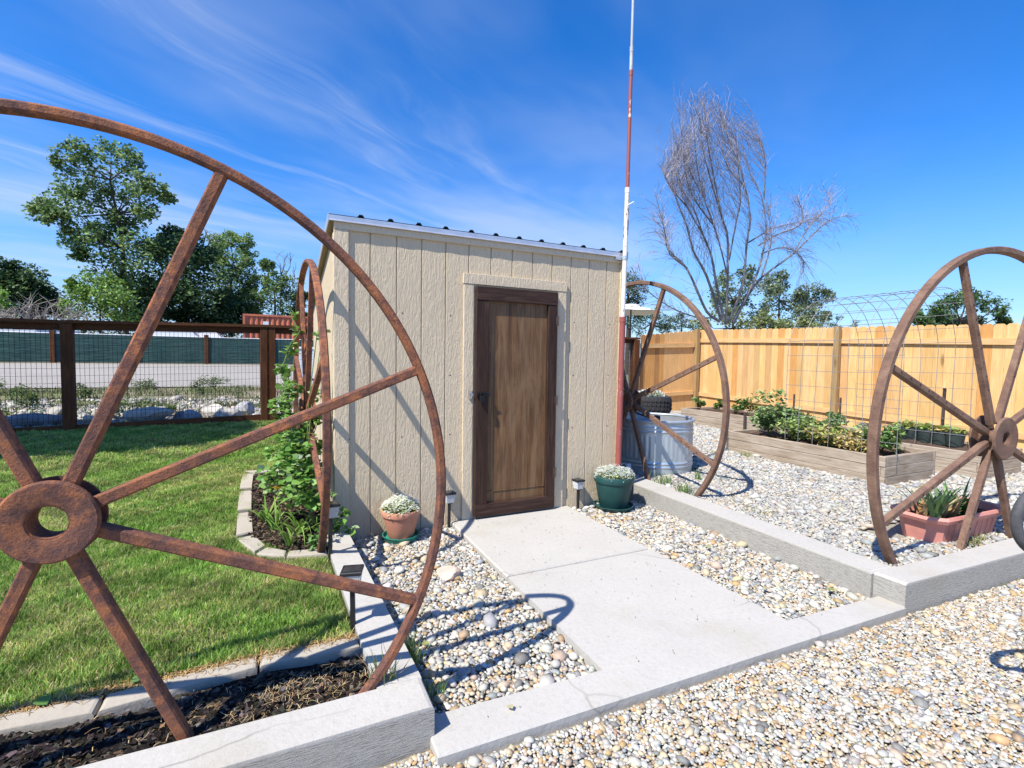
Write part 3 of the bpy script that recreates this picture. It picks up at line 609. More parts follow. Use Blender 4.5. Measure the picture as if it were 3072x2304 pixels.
# ------------------------------------------------------------------ iron wheels
def wheel(cx, cy, cz, R, rzv, mat, label, base, ax=.056, th=.044, sw=.044, hubR=.128, hole=.056, holes=True, hz=.055, face=-1, a0=22.5, taper=1.0):
    r = empty('iron_wheel', (cx, cy, base), label, 'wheel', 'old iron implement wheels', rzv); z0 = cz-base
    ring = []; c = .007
    sec = [(R-th, -ax/2+c), (R-th+c, -ax/2), (R-c, -ax/2), (R, -ax/2+c), (R, ax/2-c), (R-c, ax/2), (R-th+c, ax/2), (R-th, ax/2-c)]
    n = 144; m = MB()
    m.loft([[(q*math.cos(t), y, z0+q*math.sin(t)) for q, y in sec] for t in [2*PI*k/n for k in range(n)]], close=True)
    m.build('rim', MT[mat], r, auto=.5)
    for k in range(8):
        a = math.radians(a0+45*k); d = np.array([math.cos(a), 0, math.sin(a)]); tn = np.array([-math.sin(a), 0, math.cos(a)])
        p = d*(hubR*.7)+np.array([0, 0, z0]); q = d*(R-th+.002)+np.array([0, 0, z0]); m = MB(); m.mi = 0
        def sect(pt, w, dp):
            u = np.array([0, 1, 0]); h = dp/2; w = w/2; cc = .006
            return [pt-tn*(w-cc)-u*h, pt+tn*(w-cc)-u*h, pt+tn*w-u*(h-cc), pt+tn*w+u*h, pt-tn*w+u*h, pt-tn*w-u*(h-cc)]
        m.loft([sect(p, sw*1.05, .040), sect(q, sw*.95*taper, .036)])
        if holes:
            m.mi = 1
            for f in np.linspace(.22, .92, 9):
                cpt = p+(q-p)*f
                for sgn in (-1, 1):
                    cc = cpt+np.array([0, sgn*.0205, 0]); rr = .0065
                    ringp = [cc+(d*math.cos(t)+tn*math.sin(t))*rr for t in [2*PI*i/8 for i in range(8)]]
                    m.add(ringp, [list(range(8)) if sgn > 0 else list(range(8))[::-1]])
        m.build('spoke', None, r, mats=[MT[mat], MT['black_wire']])
    m = MB()
    for sgn in (-1, 1):
        y1 = sgn*hz; y2 = sgn*(hz-.016)
        pf = [(hole, y2), (hole+.004, y1-sgn*.002), (hole+.008, y1), (hubR-.006, y1), (hubR, y1-sgn*.006), (hubR, y2)]
        m.loft([[(q*math.cos(t), y, z0+q*math.sin(t)) for q, y in pf] for t in [2*PI*k/48 for k in range(48)]], close=True)
    pf = [(hole*.98, -hz+.006), (hole+.014, -hz+.006), (hole+.014, hz-.006), (hole*.98, hz-.006)]
    m.loft([[(q*math.cos(t), y, z0+q*math.sin(t)) for q, y in pf] for t in [2*PI*k/48 for k in range(48)]], close=True)
    m.build('hub', MT[mat], r, auto=.6)
    return r
w1 = wheel(-.317, -2.008, .879, 1.231, math.radians(-2), 'rust_orange', 'largest rusty spoked iron wheel in the foreground, standing in the mulch bed at the left', .05, hubR=.126, hole=.050, holes=False, hz=.042, th=.032, ax=.046, sw=.038)
w2 = wheel(.503, .36, .92, 1.235, math.radians(92.6), 'rust_orange', 'rusty iron wheel seen edge-on beside the shed wall, a leafy vine climbing it', .09, holes=False, th=.032, ax=.048, sw=.038)
w3 = wheel(3.872, .46, .947, 1.33, math.radians(91), 'rust_brown', 'brown iron wheel in front of the steel tank, half hidden by the shed corner', .10, hz=.07)
w4 = wheel(4.905, -2.285, .885, 1.335, math.radians(-3.6), 'rust_brown', 'brown iron wheel standing over the pink planter trough at the right edge of the photo', .11, hubR=.15, hole=.045, hz=.075, a0=22.5)
# ------------------------------------------------------------------ gravel-side grey tubular scroll (end of a garden bench cut by the frame)
bn = empty('garden_bench', (4.1, -3.1, -.07), 'grey tubular curl of a metal bench end cut off by the right edge', 'bench')
G = atY(3052, 1560, -2.86); 
def ringpts(c, r1, r2, a0, a1, n=40, ux=(1, 0, 0), uz=(0, 0, 1)):
    ux = np.array(ux); uz = np.array(uz); return [np.array(c)+ux*r1*math.cos(a)+uz*r2*math.sin(a) for a in np.linspace(a0, a1, n)]
cc = atY(3153, 1563, -3.17); loc = np.array(bn.location); uxx = np.array((.9, -.43, 0))
for kk, (off, rr_) in enumerate((((0, 0, 0), .130), ((.05, -.14, -.02), .135))):
    c1 = cc-loc+np.array(off); L1 = [c1+uxx*rr_*math.cos(a)+np.array([0, 0, rr_*1.02*math.sin(a)]) for a in np.linspace(.5, 2*PI+.15, 46)]; e1 = L1[-1]
    tail = [e1+np.array([.03, -.015, .08]), e1+np.array([.12, -.06, .16]), e1+np.array([.40, -.19, .15]), e1+np.array([.52, -.25, .02])]
    b = MB(); b.tube(L1+tail, .0185, 12); b.build('arm_curl', MT['grey_metal'], bn, auto=.8)
    lo = L1[33]; b = MB(); b.tube([lo, lo+np.array([.10, -.05, -.12]), np.array([lo[0]+.22, lo[1]-.10, .05]), np.array([lo[0]+.20, lo[1]-.09, .0])], .0175, 10); b.build('leg', MT['grey_metal'], bn, auto=.8)
    b = MB(); b.tube([tail[-1], np.array([tail[-1][0]+.02, tail[-1][1], .0])], .0175, 10); b.build('leg', MT['grey_metal'], bn, auto=.8)
b = MB(); c2 = cc-loc+np.array([.42, -.22, -.36])
b.loft([[tuple(c2+uxx*a+np.array([.1, .2, 0])*t+np.array([0, 0, h])) for a, t, h in ((-.2, -.4, 0), (.25, -.4, 0), (.25, .4, 0), (-.2, .4, 0))] for h in (0, .02)]) if False else b.bbox(c2[0]-.2, c2[0]+.3, c2[1]-.2, c2[1]+.12, c2[2], c2[2]+.025, .005); b.build('seat', MT['grey_metal'], bn)
# ------------------------------------------------------------------ solar path lights
def lamp(x, y, z, H, label, w=.092, rzv=0., tilt=0.):
    r = empty('solar_light', (x, y, z), label, 'path light', 'solar path lights', rzv)
    b = MB(); b.bbox(-.011, .011, -.011, .011, -.05, H-.085, .002); b.build('stake', MT['black_plastic'], r)
    h0 = H-.088; hw = w/2
    def sq(h, z): return [(-h, -h, z), (h, -h, z), (h, h, z), (-h, h, z)]
    # ribbed clear lens: tapered box with vertical flutes, hollow
    def flut(h, z, n=10, d=.0016):
        o = []
        for e in range(4):
            c0, s0 = [(1, 0), (0, 1), (-1, 0), (0, -1)][e]
            for k in range(n):
                for f, dd in ((.12, d), (.5, -d*.2), (.88, d)):
                    t = -1+2*(k+f)/n; px, py = h*t, -h-dd; o.append((px*c0-py*s0, px*s0+py*c0, z))
        return o
    b = MB(); b.loft([flut(hw*.66, h0), flut(hw*.86, H-.018), flut(hw*.82, H-.018), flut(hw*.60, h0+.004)], False, False); b.build('lens', MT['lamp_lens'], r)
    b = MB(); b.lathe([(.012, h0), (.014, h0+.01), (.010, h0+.035), (.004, h0+.045)], n=12); b.build('bulb', MT['white_plastic'], r)
    b = MB(); b.loft([sq(hw*.95, H-.0175), sq(hw, H-.013), sq(hw, H-.004), sq(hw*.94, H)]); cp = b.build('cap', MT['black_plastic'], r)
    b = MB(); b.loft([sq(hw*.78, H+.0004), sq(hw*.78, H+.0016)]); b.box(-hw*.02, hw*.02, -hw*.78, hw*.78, H+.0017, H+.0022); b.build('solar_panel', MT['solar_cell'], cp)
    b = MB(); b.loft([sq(.016, h0-.012), sq(hw*.62, h0-.001)]); b.build('collar', MT['black_plastic'], r)
    if tilt: r.rotation_euler = (tilt*.5, tilt, rzv)
    return r
lamp(.592, -.63, .10, .345, 'black solar light with a clear lens among the leaves beside the edge-on wheel', rzv=.2, tilt=.02)
lamp(.617, -1.56, .09, .292, 'nearest black solar light, on the lawn edge, its lens crossed by the big wheel spoke', w=.098, rzv=-.28, tilt=-.015)
lamp(1.585, -.055, -.045, .315, 'black solar light standing against the shed wall left of the door', rzv=.05)
lamp(2.865, -.065, -.045, .305, 'black solar light standing against the shed wall right of the door', rzv=.05)
# ------------------------------------------------------------------ flower pots
LQ = np.array([(0, 0, 0), (.5, .45, .06), (0, 1, 0), (-.5, .45, .06)])   # leaf: two triangles folded
LT = np.array([(0, 1, 2), (0, 2, 3)])
L6 = np.array([(0, 0, 0), (.36, .28, .07), (.42, .6, .07), (0, 1, -.03), (-.42, .6, .07), (-.36, .28, .07), (0, .5, 0)])
L6F = np.array([(0, 1, 6), (1, 2, 6), (2, 3, 6), (3, 4, 6), (4, 5, 6), (5, 0, 6)])
def leaves(name, P, size, cols, w=None, parent=None, mat='leaf', tilt=1.1, tmpl='q', var=.2, asp=1.0, rng=RNG):
    N = len(P); sz = size*rng.uniform(.6, 1.35, N); sc = np.stack([sz*asp, sz, sz], -1)
    TV, TF = (LQ, LT) if tmpl == 'q' else (L6, L6F)
    return mass(name, TV, TF, P, rotmats(N, tilt, rng), sc, pal(N, cols, w, var, rng), MT[mat], parent, smooth=(tmpl != 'q'))
def ballpts(n, c, r, sq=(1, 1, 1), shell=.55, rng=RNG):
    d = rng.normal(size=(n, 3)); d /= np.linalg.norm(d, axis=1)[:, None]; q = rng.uniform(shell**3, 1, n)**(1/3)
    return np.array(c)+d*q[:, None]*r*np.array(sq)
def pot(x, y, z, r0, r1, h, mat, label, smat, slabel, fr, fh, white=1.0, fcol=None):
    r = empty('potted_flower', (x, y, z+.022), label, 'potted flower')
    b = MB(); rim = h*.2
    b.lathe([(r0*.96, 0), (r0, .006), (r0+(r1-r0)*.78, h-rim), (r1*.985, h-rim), (r1, h-rim+.006), (r1*1.02, h-.008), (r1*1.0, h), (r1*.92, h), (r1*.90, h-.035), (r1*.5, h-.04), (0.001, h-.04)], n=48, cap1=False); b.build('pot', MT[mat], r, auto=.7)
    b = MB(); b.lathe([(r1*.895, h-.032), (r1*.5, h-.02), (.001, h-.015)], n=32, cap0=False, cap1=False); b.build('potting_soil', MT['soil'], r)
    n = 900; a = RNG.uniform(0, 2*PI, n); q = np.sqrt(RNG.uniform(0, 1, n))*fr; top = np.sqrt(np.clip(1-(q/fr)**2*.92, 0, 1))*fh
    P = np.stack([x+q*np.cos(a), y+q*np.sin(a), z+.022+h-.03+top*RNG.uniform(.25, 1.04, n)], -1)
    leaves('foliage', P, .020, [(.20, .30, .07), (.30, .40, .11), (.40, .50, .17)], None, r, tilt=1.2, asp=.5)
    # blossoms: small four-petal crosses crowded on the dome
    n = int(1500*white); a = RNG.uniform(0, 2*PI, n); q = np.sqrt(RNG.uniform(0, 1, n))*fr*(1.0+.07*np.sin(a*7)+.05*np.sin(a*13)); top = np.sqrt(np.clip(1-(q/(fr*1.12))**2*.97, 0, 1))*fh
    bump = 1+.12*np.sin(a*5+q*30)+.1*np.sin(q*60+a*2)
    P = np.stack([x+q*np.cos(a), y+q*np.sin(a), z+.022+h-.025+top*bump*RNG.uniform(.72, 1.08, n)-.035*RNG.uniform(0, 1, n)*(q/fr > .9)], -1)
    cx = [(0, 0, 0)]
    for k in range(4): t = k*PI/2; cx += [(math.cos(t-.5)*.8, math.sin(t-.5)*.8, .1), (math.cos(t)*1.05, math.sin(t)*1.05, .05), (math.cos(t+.5)*.8, math.sin(t+.5)*.8, .1)]
    TF = np.array([(0, 1+3*k, 2+3*k) for k in range(4)]+[(0, 2+3*k, 3+3*k) for k in range(4)])
    mass('blossoms', np.array(cx), TF, P, rotmats(n, .6), .0068*RNG.uniform(.8, 1.3, n), pal(n, fcol or [(.80, .81, .77), (.72, .76, .62), (.84, .84, .82)], None, .05), MT['petal'], r)
    s = empty('plant_saucer', (x, y, z), slabel, 'saucer')
    b = MB(); b.lathe([(r0*1.12, 0), (r0*1.28, .004), (r0*1.40, .034), (r0*1.43, .036), (r0*1.42, .041), (r0*1.36, .040), (r0*1.22, .012), (.001, .012)], n=48, cap1=False); b.build('dish', MT[smat], s, auto=.7)
    return r
pot(1.155, -.165, -.026, .100, .152, .215, 'terracotta', 'terracotta pot of small white alyssum flowers in front of the shed wall', 'teal_plastic', 'bright teal plastic saucer under the terracotta pot', .150, .115)
pot(3.205, -.165, -.026, .135, .192, .30, 'green_plastic', 'dark green plastic pot with a mound of pale grey-white alyssum beside the mast', 'green_plastic', 'dark green plastic saucer under the dark green pot', .19, .10, 1.5, [(.70, .73, .70), (.76, .77, .76), (.58, .63, .54)])
GR_L = [(.07, .14, .03), (.11, .20, .045), (.16, .26, .065), (.22, .32, .10)]
# ------------------------------------------------------------------ pink planter trough
def shift(o, root):
    V = np.empty(len(o.data.vertices)*3, np.float32); o.data.vertices.foreach_get('co', V); V = V.reshape(-1, 3)-np.array(root.location, np.float32); o.data.vertices.foreach_set('co', V.ravel()); o.data.update(); return o
pt = empty('planter_trough', (4.90, -2.055, .105), 'pink plastic window-box trough of iris leaves behind the right-hand wheel', 'planter', rz=math.radians(-3))
def octo(hx, hy, c, z): return [(-hx+c, -hy, z), (hx-c, -hy, z), (hx, -hy+c, z), (hx, hy-c, z), (hx-c, hy, z), (-hx+c, hy, z), (-hx, hy-c, z), (-hx, -hy+c, z)]
b = MB(); b.loft([octo(.39, .125, .07, 0), octo(.425, .150, .08, .165), octo(.455, .178, .085, .168), octo(.470, .190, .09, .195), octo(.462, .184, .09, .215), octo(.435, .160, .08, .210), octo(.42, .148, .08, .14)], True, False)
for i in range(9):   # moulded ribs on the front
    for yy, s in ((-.135, 1),):
        xx = -.28+.07*i; b.hexa([(xx, -.129, .012), (xx+.03, -.129, .012), (xx+.03, -.118, .012), (xx, -.118, .012), (xx, -.150, .148), (xx+.03, -.150, .148), (xx+.03, -.135, .148), (xx, -.135, .148)])
b.build('trough', MT['pink_plastic'], pt, auto=.5)
b = MB(); b.loft([octo(.42, .147, .08, .15), octo(.42, .147, .08, .155)]); b.build('potting_soil', MT['dark_soil'], pt)
def strap(name, c, n, ln, wd, cols, parent=None, spread=.9, droop=.6, up=.9, rng=RNG, fold=.25, aim=None):
    """strap-shaped leaves: each a bent ribbon of 5 segments, in parent's local space if given"""
    V = []; F = []; C = []
    for i in range(n):
        a = rng.uniform(0, 2*PI) if aim is None else aim+rng.normal(0, .9); L = ln*rng.uniform(.6, 1.2); W = wd*rng.uniform(.7, 1.2); dr = droop*rng.uniform(.3, 1.3); sp = spread*rng.uniform(.2, 1)
        base = np.array(c)+np.array([rng.normal(0, .012), rng.normal(0, .012), 0]); d = np.array([math.cos(a), math.sin(a), 0]); nn = np.array([-d[1], d[0], 0]); n0 = len(V)
        ang = math.atan2(up, sp); p = base.copy(); K = 6
        for k in range(K+1):
            t = k/K; w = W*(1-t**2.2)*(.55+.45*min(1, t*4)); V += [p-nn*w, p+d*w*fold*0-np.array([0, 0, w*fold]), p+nn*w]
            C += [(1, 1, 1)]*3; p = p+(d*math.cos(ang)+np.array([0, 0, math.sin(ang)]))*L/K; ang -= dr*1.6/K*(.4+t*1.4)
        cc = pal(1, cols, None, .16, rng)[0]
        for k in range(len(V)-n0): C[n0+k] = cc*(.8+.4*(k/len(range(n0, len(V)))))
        for k in range(K):
            q = n0+3*k; F += [(q, q+1, q+4, q+3), (q+1, q+2, q+5, q+4)]
    return np_mesh(name, np.array(V), F4=np.array(F), mat=MT['leaf'], parent=parent, col=np.array(C), smooth=True)
IR = [(.17, .28, .12), (.24, .34, .17), (.14, .24, .09)]; DR = [(.40, .27, .12), (.34, .21, .09), (.46, .34, .18)]
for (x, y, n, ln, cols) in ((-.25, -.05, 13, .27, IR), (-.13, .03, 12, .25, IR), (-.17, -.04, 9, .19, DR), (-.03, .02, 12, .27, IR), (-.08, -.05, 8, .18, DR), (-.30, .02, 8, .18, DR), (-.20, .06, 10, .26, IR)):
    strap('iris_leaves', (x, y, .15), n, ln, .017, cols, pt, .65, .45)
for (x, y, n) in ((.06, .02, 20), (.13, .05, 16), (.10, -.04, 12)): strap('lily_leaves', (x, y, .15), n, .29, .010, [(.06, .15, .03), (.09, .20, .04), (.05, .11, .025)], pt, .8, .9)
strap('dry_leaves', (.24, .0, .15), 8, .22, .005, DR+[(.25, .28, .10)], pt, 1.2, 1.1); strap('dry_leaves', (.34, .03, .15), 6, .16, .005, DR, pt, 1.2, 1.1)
# ------------------------------------------------------------------ galvanised stock tank
TX, TY, TR, TH = 4.375, .63, .455, .625; tzz = .10
tk = empty('stock_tank', (TX, TY, tzz), 'round galvanised steel stock tank behind the wheel at the shed corner', 'tank')
n = 96; prof = [(0, 0)]
def rr(z):
    r = TR
    for zc, a in ((.10, .010), (.14, .010), (.50, .010), (.54, .010)): r += a*math.exp(-((z-zc)/.011)**2)
    return r
zs = list(np.linspace(0, TH-.02, 70)); rings = []
for z in zs:
    ring = []
    for k in range(n*2):
        t = 2*PI*k/(n*2); r = rr(z)
        if .175 < z < .465: r += .0045*math.sin(k*PI/2)*min(1, (z-.175)/.03, (.465-z)/.03)
        ring.append((r*math.cos(t), r*math.sin(t), z))
    rings.append(ring)
rings += [[(TR*.985*math.cos(2*PI*k/(2*n)), TR*.985*math.sin(2*PI*k/(2*n)), z) for k in range(2*n)] for z in (TH-.02, TH-.12)]
b = MB(); b.loft(rings, True, False); b.build('tank_wall', MT['galvanised'], tk, auto=.9)
b = MB(); b.tube([(math.cos(t)*(TR+.006), math.sin(t)*(TR+.006), TH-.012) for t in np.linspace(0, 2*PI, 97)[:-1]], .017, 10, close=True); b.build('rolled_rim', MT['galvanised'], tk, auto=1)
b = MB(); b.lathe([(TR*.98, TH-.10), (TR*.5, TH-.085), (.001, TH-.08)], n=48, cap0=False, cap1=False); b.build('water_lid', MT['brown_tin'], tk)
b = MB(); b.bbox(.05, .10, -.02, .05, TH-.09, TH+.012, .006); b.tube([(.075, .02, TH-.05), (.075, TR-.01, TH+.01), (.075, TR+.03, TH-.04)], .012, 8); b.build('bracket', MT['steel_post'], tk)
# white pipe stub at the foot of the tank
pv = empty('pipe_stub', (3.715, .40, .14), 'short white plastic pipe with a cut-out lying at the foot of the steel tank', 'pipe', rz=-.75)
pl = MB()
def arc(r, x, full): return [(x, r*math.cos(t), .06+r*math.sin(t)) for t in np.linspace(0, 2*PI, 25)[:-1]]
pl.loft([arc(.055, 0, 1), arc(.055, .085, 1), arc(.060, .087, 1), arc(.060, .12, 1), arc(.052, .12, 1), arc(.048, .002, 1)], False, False); pl.build('pipe', MT['white_plastic'], pv, auto=.6)
b = MB(); b.loft([[(.03+.022*math.cos(t), .055*math.cos(-.9+.45*math.sin(t))*1.02, .06+.055*math.sin(.9-.0+.45*math.sin(t))*1.02) for t in np.linspace(0, 2*PI, 15)[:-1]]]*2) if False else None
b = MB(); P_ = [(.05+.026*math.cos(t), -.0565*math.cos(.75+.42*math.sin(t)), .06+.0565*math.sin(.75+.42*math.sin(t))) for t in np.linspace(0, 2*PI, 17)[:-1]]; b.add(P_, [list(range(16))]); b.build('cut_out', MT['grey_metal'], pv)
b = MB(); b.bbox(-.30, -.01, -.10, .10, -.04, .05, .01); tb = b.build('concrete_block', MT['concrete_cast']); tb.location = (3.72, .62, .14); tag(tb, 'low grey block behind the white pipe at the shed corner', 'block')
# ------------------------------------------------------------------ two stacked tyres with white flowers
def tyre(x, y, z, R, h, label):
    r = empty('tyre', (x, y, z), label, 'tyre', 'old tyres stacked as a planter')
    n = 120; rings = []
    pf = [(R*.62, h*.12), (R*.80, 0), (R*.95, h*.06), (R, h*.22), (R*1.005, h*.38), (R*1.005, h*.62), (R, h*.78), (R*.95, h*.94), (R*.80, h), (R*.62, h*.88), (R*.60, h*.7), (R*.9, h*.65), (R*.9, h*.35), (R*.60, h*.3)]
    for k in range(n):
        t = 2*PI*k/n; ring = []
        for i, (q, zz) in enumerate(pf):
            g = 0
            if 3 <= i <= 6: g = -.014 if ((k+(2 if i in (4, 5) else 0)) % 4) < 1 or (i in (4, 5) and k % 2 and False) else 0
            ring.append(((q+g)*math.cos(t), (q+g)*math.sin(t), zz))
        rings.append(ring)
    b = MB(); b.loft(rings, close=True); b.build('carcass', MT['tyre_rubber'], r, auto=.5)
    b = MB()
    for zz in (h*.5, h*.28, h*.72): b.tube([(R*1.004*math.cos(t), R*1.004*math.sin(t), zz+.012*math.sin(t*30)) for t in np.linspace(0, 2*PI, 181)[:-1]], .006, 4, close=True)
    b.build('tread_rib', MT['tyre_rubber'], r)
    return r
tp = atY(1948, 1225, 2.6); TRX, TRY, TRR = float(tp[0]), 2.6, .35
tyre(TRX, TRY, .215, TRR, .30, 'lower black tyre of the stack behind the steel tank'); tyre(TRX+.01, TRY-.01, .515, TRR, .30, 'upper black tyre of the stack, holding white flowers')
gs = MB(); gs.lathe([(.33, 0), (.33, .045), (.001, .045)], (0, 0, 0), 40); o = gs.build('paver', MT['concrete_cast']); o.location = (TRX, TRY, .17); tag(o, 'round paver under the two stacked tyres', 'paver')
fl = empty('flower_clump', (TRX, TRY, .73), 'white flowering clump growing in the top tyre behind the tank', 'flowers')
leaves('foliage', ballpts(500, (TRX-.02, TRY, .80), .27, (1, 1, .32)), .035, [(.16, .24, .12), (.24, .32, .18)], None, fl); n = 500
leaves('blossoms', ballpts(n, (TRX-.02, TRY, .82), .28, (1, 1, .36), .85), .022, [(.70, .74, .70), (.60, .66, .60)], None, fl, 'petal', asp=1.6)
# ------------------------------------------------------------------ raised timber beds
def raised(x0, x1, y0, y1, z0, h, label, n=3, seed=0):
    r = empty('raised_bed', ((x0+x1)/2, (y0+y1)/2, z0), label, 'raised bed', 'weathered timber raised beds'); hh = h/n; rg = random.Random(seed); t = .045
    for k in range(n):
        za = z0+k*hh+(.003 if k else 0); zb = z0+(k+1)*hh-.002; j = lambda: rg.uniform(-.004, .004)
        for nm, a, mt in (('long_board', (x0+j(), x0+t, y0+t*(k % 2), y1-t*(k % 2), za, zb), 'grey_timber'), ('long_board', (x1-t, x1+j(), y0+t*(k % 2), y1-t*(k % 2), za, zb), 'grey_timber'),
                          ('end_board', (x0+t*(1-k % 2)+.002, x1-t*(1-k % 2)-.002, y0+j(), y0+t-.002, za, zb), 'grey_timber_x'), ('end_board', (x0+t*(1-k % 2)+.002, x1-t*(1-k % 2)-.002, y1-t+.002, y1+j(), za, zb), 'grey_timber_x')):
            b = MB(); b.bbox(*a, .005); b.build(nm, MT[mt], r, world=True)
    V, F = grid(np.linspace(x0+t, x1-t, 14), np.linspace(y0+t, y1-t, 24), lambda x, y: z0+h-.045+.018*np.sin(x*13+y*7)+.012*np.sin(y*23-x*9)); np_mesh('soil', V-np.array(r.location), F4=F, mat=MT['soil'], parent=r, smooth=True)
    return r
zb = .075
raised(6.13, 7.16, -.99, 1.06, zb, .335, 'nearest raised timber bed, full of leafy and yellowing vegetable plants', seed=1)
raised(7.42, 8.42, -1.30, 1.10, zb, .335, 'raised timber bed against the cedar fence holding a row of dark nursery pots', seed=2)
raised(7.66, 8.70, 1.40, 3.52, .13, .335, 'farthest raised timber bed, with small green plants, near the fence corner', seed=3)
b = MB(); b.bar((7.60, 1.95, .10), (7.60, 1.95, .52), .03, .03); o = b.build('post_shadow_bar', MT['steel_post']); tag(o, 'dark bar drawn as a post shadow on the long side of the farthest raised bed', 'stake')  # dark bar put in for the shadow of a steel post on the boards
# plants in the beds
def bush(name, x, y, z, r, h, n, size, cols, label, cat='plant', group=None, w=None, tmpl='q', asp=.8, stems=5):
    e = empty(name, (x, y, z), label, cat, group)
    P = []
    k = max(4, n//60); cs = ballpts(k, (x, y, z+h*.52), 1, (r*.8, r*.8, h*.42), .35)
    for c in cs: P.append(ballpts(n//k, c, r*.38, (1, 1, .8), .3))
    P = np.concatenate(P); P[:, 2] = np.maximum(P[:, 2], z+.01); leaves('foliage', P, size, cols, w, e, tmpl=tmpl, asp=asp)
    b = MB()
    for c in cs[:stems]: b.tube([(x, y, z), ((x+c[0])/2, (y+c[1])/2, z+h*.35), tuple(c)], [.006, .005, .003], 4)
    b.build('stem', MT['stem_green'], e, world=True); return e
GB = [(.11, .20, .07), (.17, .27, .09), (.25, .35, .13), (.31, .41, .19)]; YB_ = [(.52, .40, .15), (.58, .46, .20), (.40, .37, .13)]; YG = [(.28, .38, .10), (.36, .43, .13), (.20, .30, .07)]
bz = zb+.31
bush('vegetable_plant', 6.50, .66, bz, .30, .64, 1000, .060, GB, 'tall bushy grey-green plant at the far end of the nearest raised bed', stems=7, group='plants in the nearest raised bed')
bush('vegetable_plant', 6.72, .45, bz, .24, .40, 600, .055, GB+YG, 'bushy green plant behind the tall one in the nearest raised bed', group='plants in the nearest raised bed')
bush('vegetable_plant', 6.47, .22, bz, .28, .34, 760, .052, YG+GB[2:], 'yellow-green spreading plant in front of the stake in the nearest raised bed', group='plants in the nearest raised bed')
bush('vegetable_plant', 6.66, -.03, bz, .28, .38, 760, .055, GB, 'green plant in the middle of the nearest raised bed', group='plants in the nearest raised bed')
bush('vegetable_plant', 6.40, -.22, bz, .27, .24, 700, .045, YB_+YG, 'yellowing straggly plant at the front edge of the nearest raised bed', group='plants in the nearest raised bed')
bush('vegetable_plant', 6.74, -.34, bz, .28, .32, 700, .048, YB_+GB, 'mixed green and yellow plant at the back of the nearest raised bed', group='plants in the nearest raised bed')
bush('vegetable_plant', 6.42, -.52, bz, .24, .18, 600, .040, YB_, 'dry straw-yellow plant behind the rim of the right-hand wheel', group='plants in the nearest raised bed')
bush('vegetable_plant', 6.62, -.70, bz, .24, .30, 640, .055, [(.10, .20, .05), (.15, .26, .07), (.20, .30, .10)], 'bright green plant just right of the wheel rim in the nearest raised bed', group='plants in the nearest raised bed')
for i, (x, y, r, h, lb) in enumerate(((7.95, 3.30, .13, .30, 'small dark green plant next to the fence corner post'), (8.15, 3.0, .11, .24, 'small green plant second from the fence corner'), (8.20, 2.62, .13, .26, 'small green plant third from the fence corner, left of the wheel rim'), (8.05, 2.22, .20, .34, 'leafy green plant just right of the wheel rim in the farthest bed'), (7.95, 1.85, .24, .16, 'low spreading green plant in the farthest bed'), (8.25, 1.60, .22, .14, 'low green plant at the near end of the farthest bed'))):
    bush('seedling_plant', x, y, .13+.30, r, h, int(260+1200*r), .042, GR_L, lb, group='small plants in the farthest raised bed', stems=3)
# nursery pots in a row
for i, (px, lb) in enumerate(((2738, 'dark nursery pot at the left end of the row in front of the cedar fence'), (2778, 'dark green nursery pot third from the right in the row by the cedar fence'), (2822, 'largest dark green nursery pot, second from the right in the row by the fence'), (2865, 'dark nursery pot at the right end of the row by the cedar fence'), (2708, 'dark nursery pot half hidden behind the yellowing plants'))):
    q = atX(px, 1300, 8.10); r = empty('nursery_pot', (8.10, q[1], .368), lb, 'nursery pot', 'row of dark nursery pots', )
    b = MB(); b.lathe([(.085, 0), (.105, .15), (.112, .152), (.112, .175), (.104, .175), (.10, .13), (.001, .13)], n=28, cap1=False); b.build('pot', MT['pot_green'], r, auto=.6)
    leaves('foliage', ballpts(110, (8.10, q[1], .368+.20), .10, (1, 1, .45)), .05, YG+YB_[:1], None, r)
for y, h, lb in ((.62, .62, 'thin rusty steel stake beside the tall green plant'), (-.02, .62, 'thin rusty steel stake standing left of the wheel rim in the nearest bed')):
    b = MB(); b.bar((0, 0, 0), (0, 0, h), .022, .012); o = b.build('steel_stake', MT['steel_post']); o.location = (6.95, y, bz-.05); tag(o, lb, 'stake')
b = MB(); b.bar((0, 0, 0), (.01, 0, .74), .026, .018); b.bar((.012, -.012, .05), (.02, -.012, .73), .006, .026); o = b.build('steel_stake', MT['steel_post']); q = atX(2830, 1200, 8.25); o.location = (8.25, q[1], .36); tag(o, 'dark steel stake behind the largest nursery pot', 'stake')
ro = rock('dark_boulder', (8.75, .62, .36), .18, (1.2, .9, .6), (.10, .10, .10), 'dark rounded boulder showing behind the vegetable plants at the fence foot', seed=9, sub=3)
# ------------------------------------------------------------------ cattle-panel arch
ar = empty('wire_arch', (7.0, -.35, .38), 'arched wire garden trellis bridging two raised beds in front of the cedar fence', 'trellis')
b = MB(); xa, xb = 6.25, 7.78; zc = 1.50; Rr = (xb-xa)/2
def arch(s):  # s in 0..1 along panel
    Ls = 1.14; La = PI*Rr*1.02; L = 2*Ls+La; d = s*L
    if d < Ls: return (xa, .36+d)
    if d > Ls+La: return (xb, .36+(L-d))
    t = (d-Ls)/La*PI; return ((xa+xb)/2-Rr*math.cos(t), zc+math.sin(t)*Rr)
for k in range(8):
    y = .24-k*.183
    b.tube([(arch(s)[0], y+.010*math.sin(s*9+k), arch(s)[1]) for s in np.linspace(0, 1, 60)], .0034, 5)
for s in np.linspace(.04, .96, 24):
    x, z = arch(s); b.tube([(x, .26, z), (x, -.4, z-.006), (x, -1.06, z)], .0030, 5)
b.build('wire_panel', MT['galv_wire'], ar, world=True)
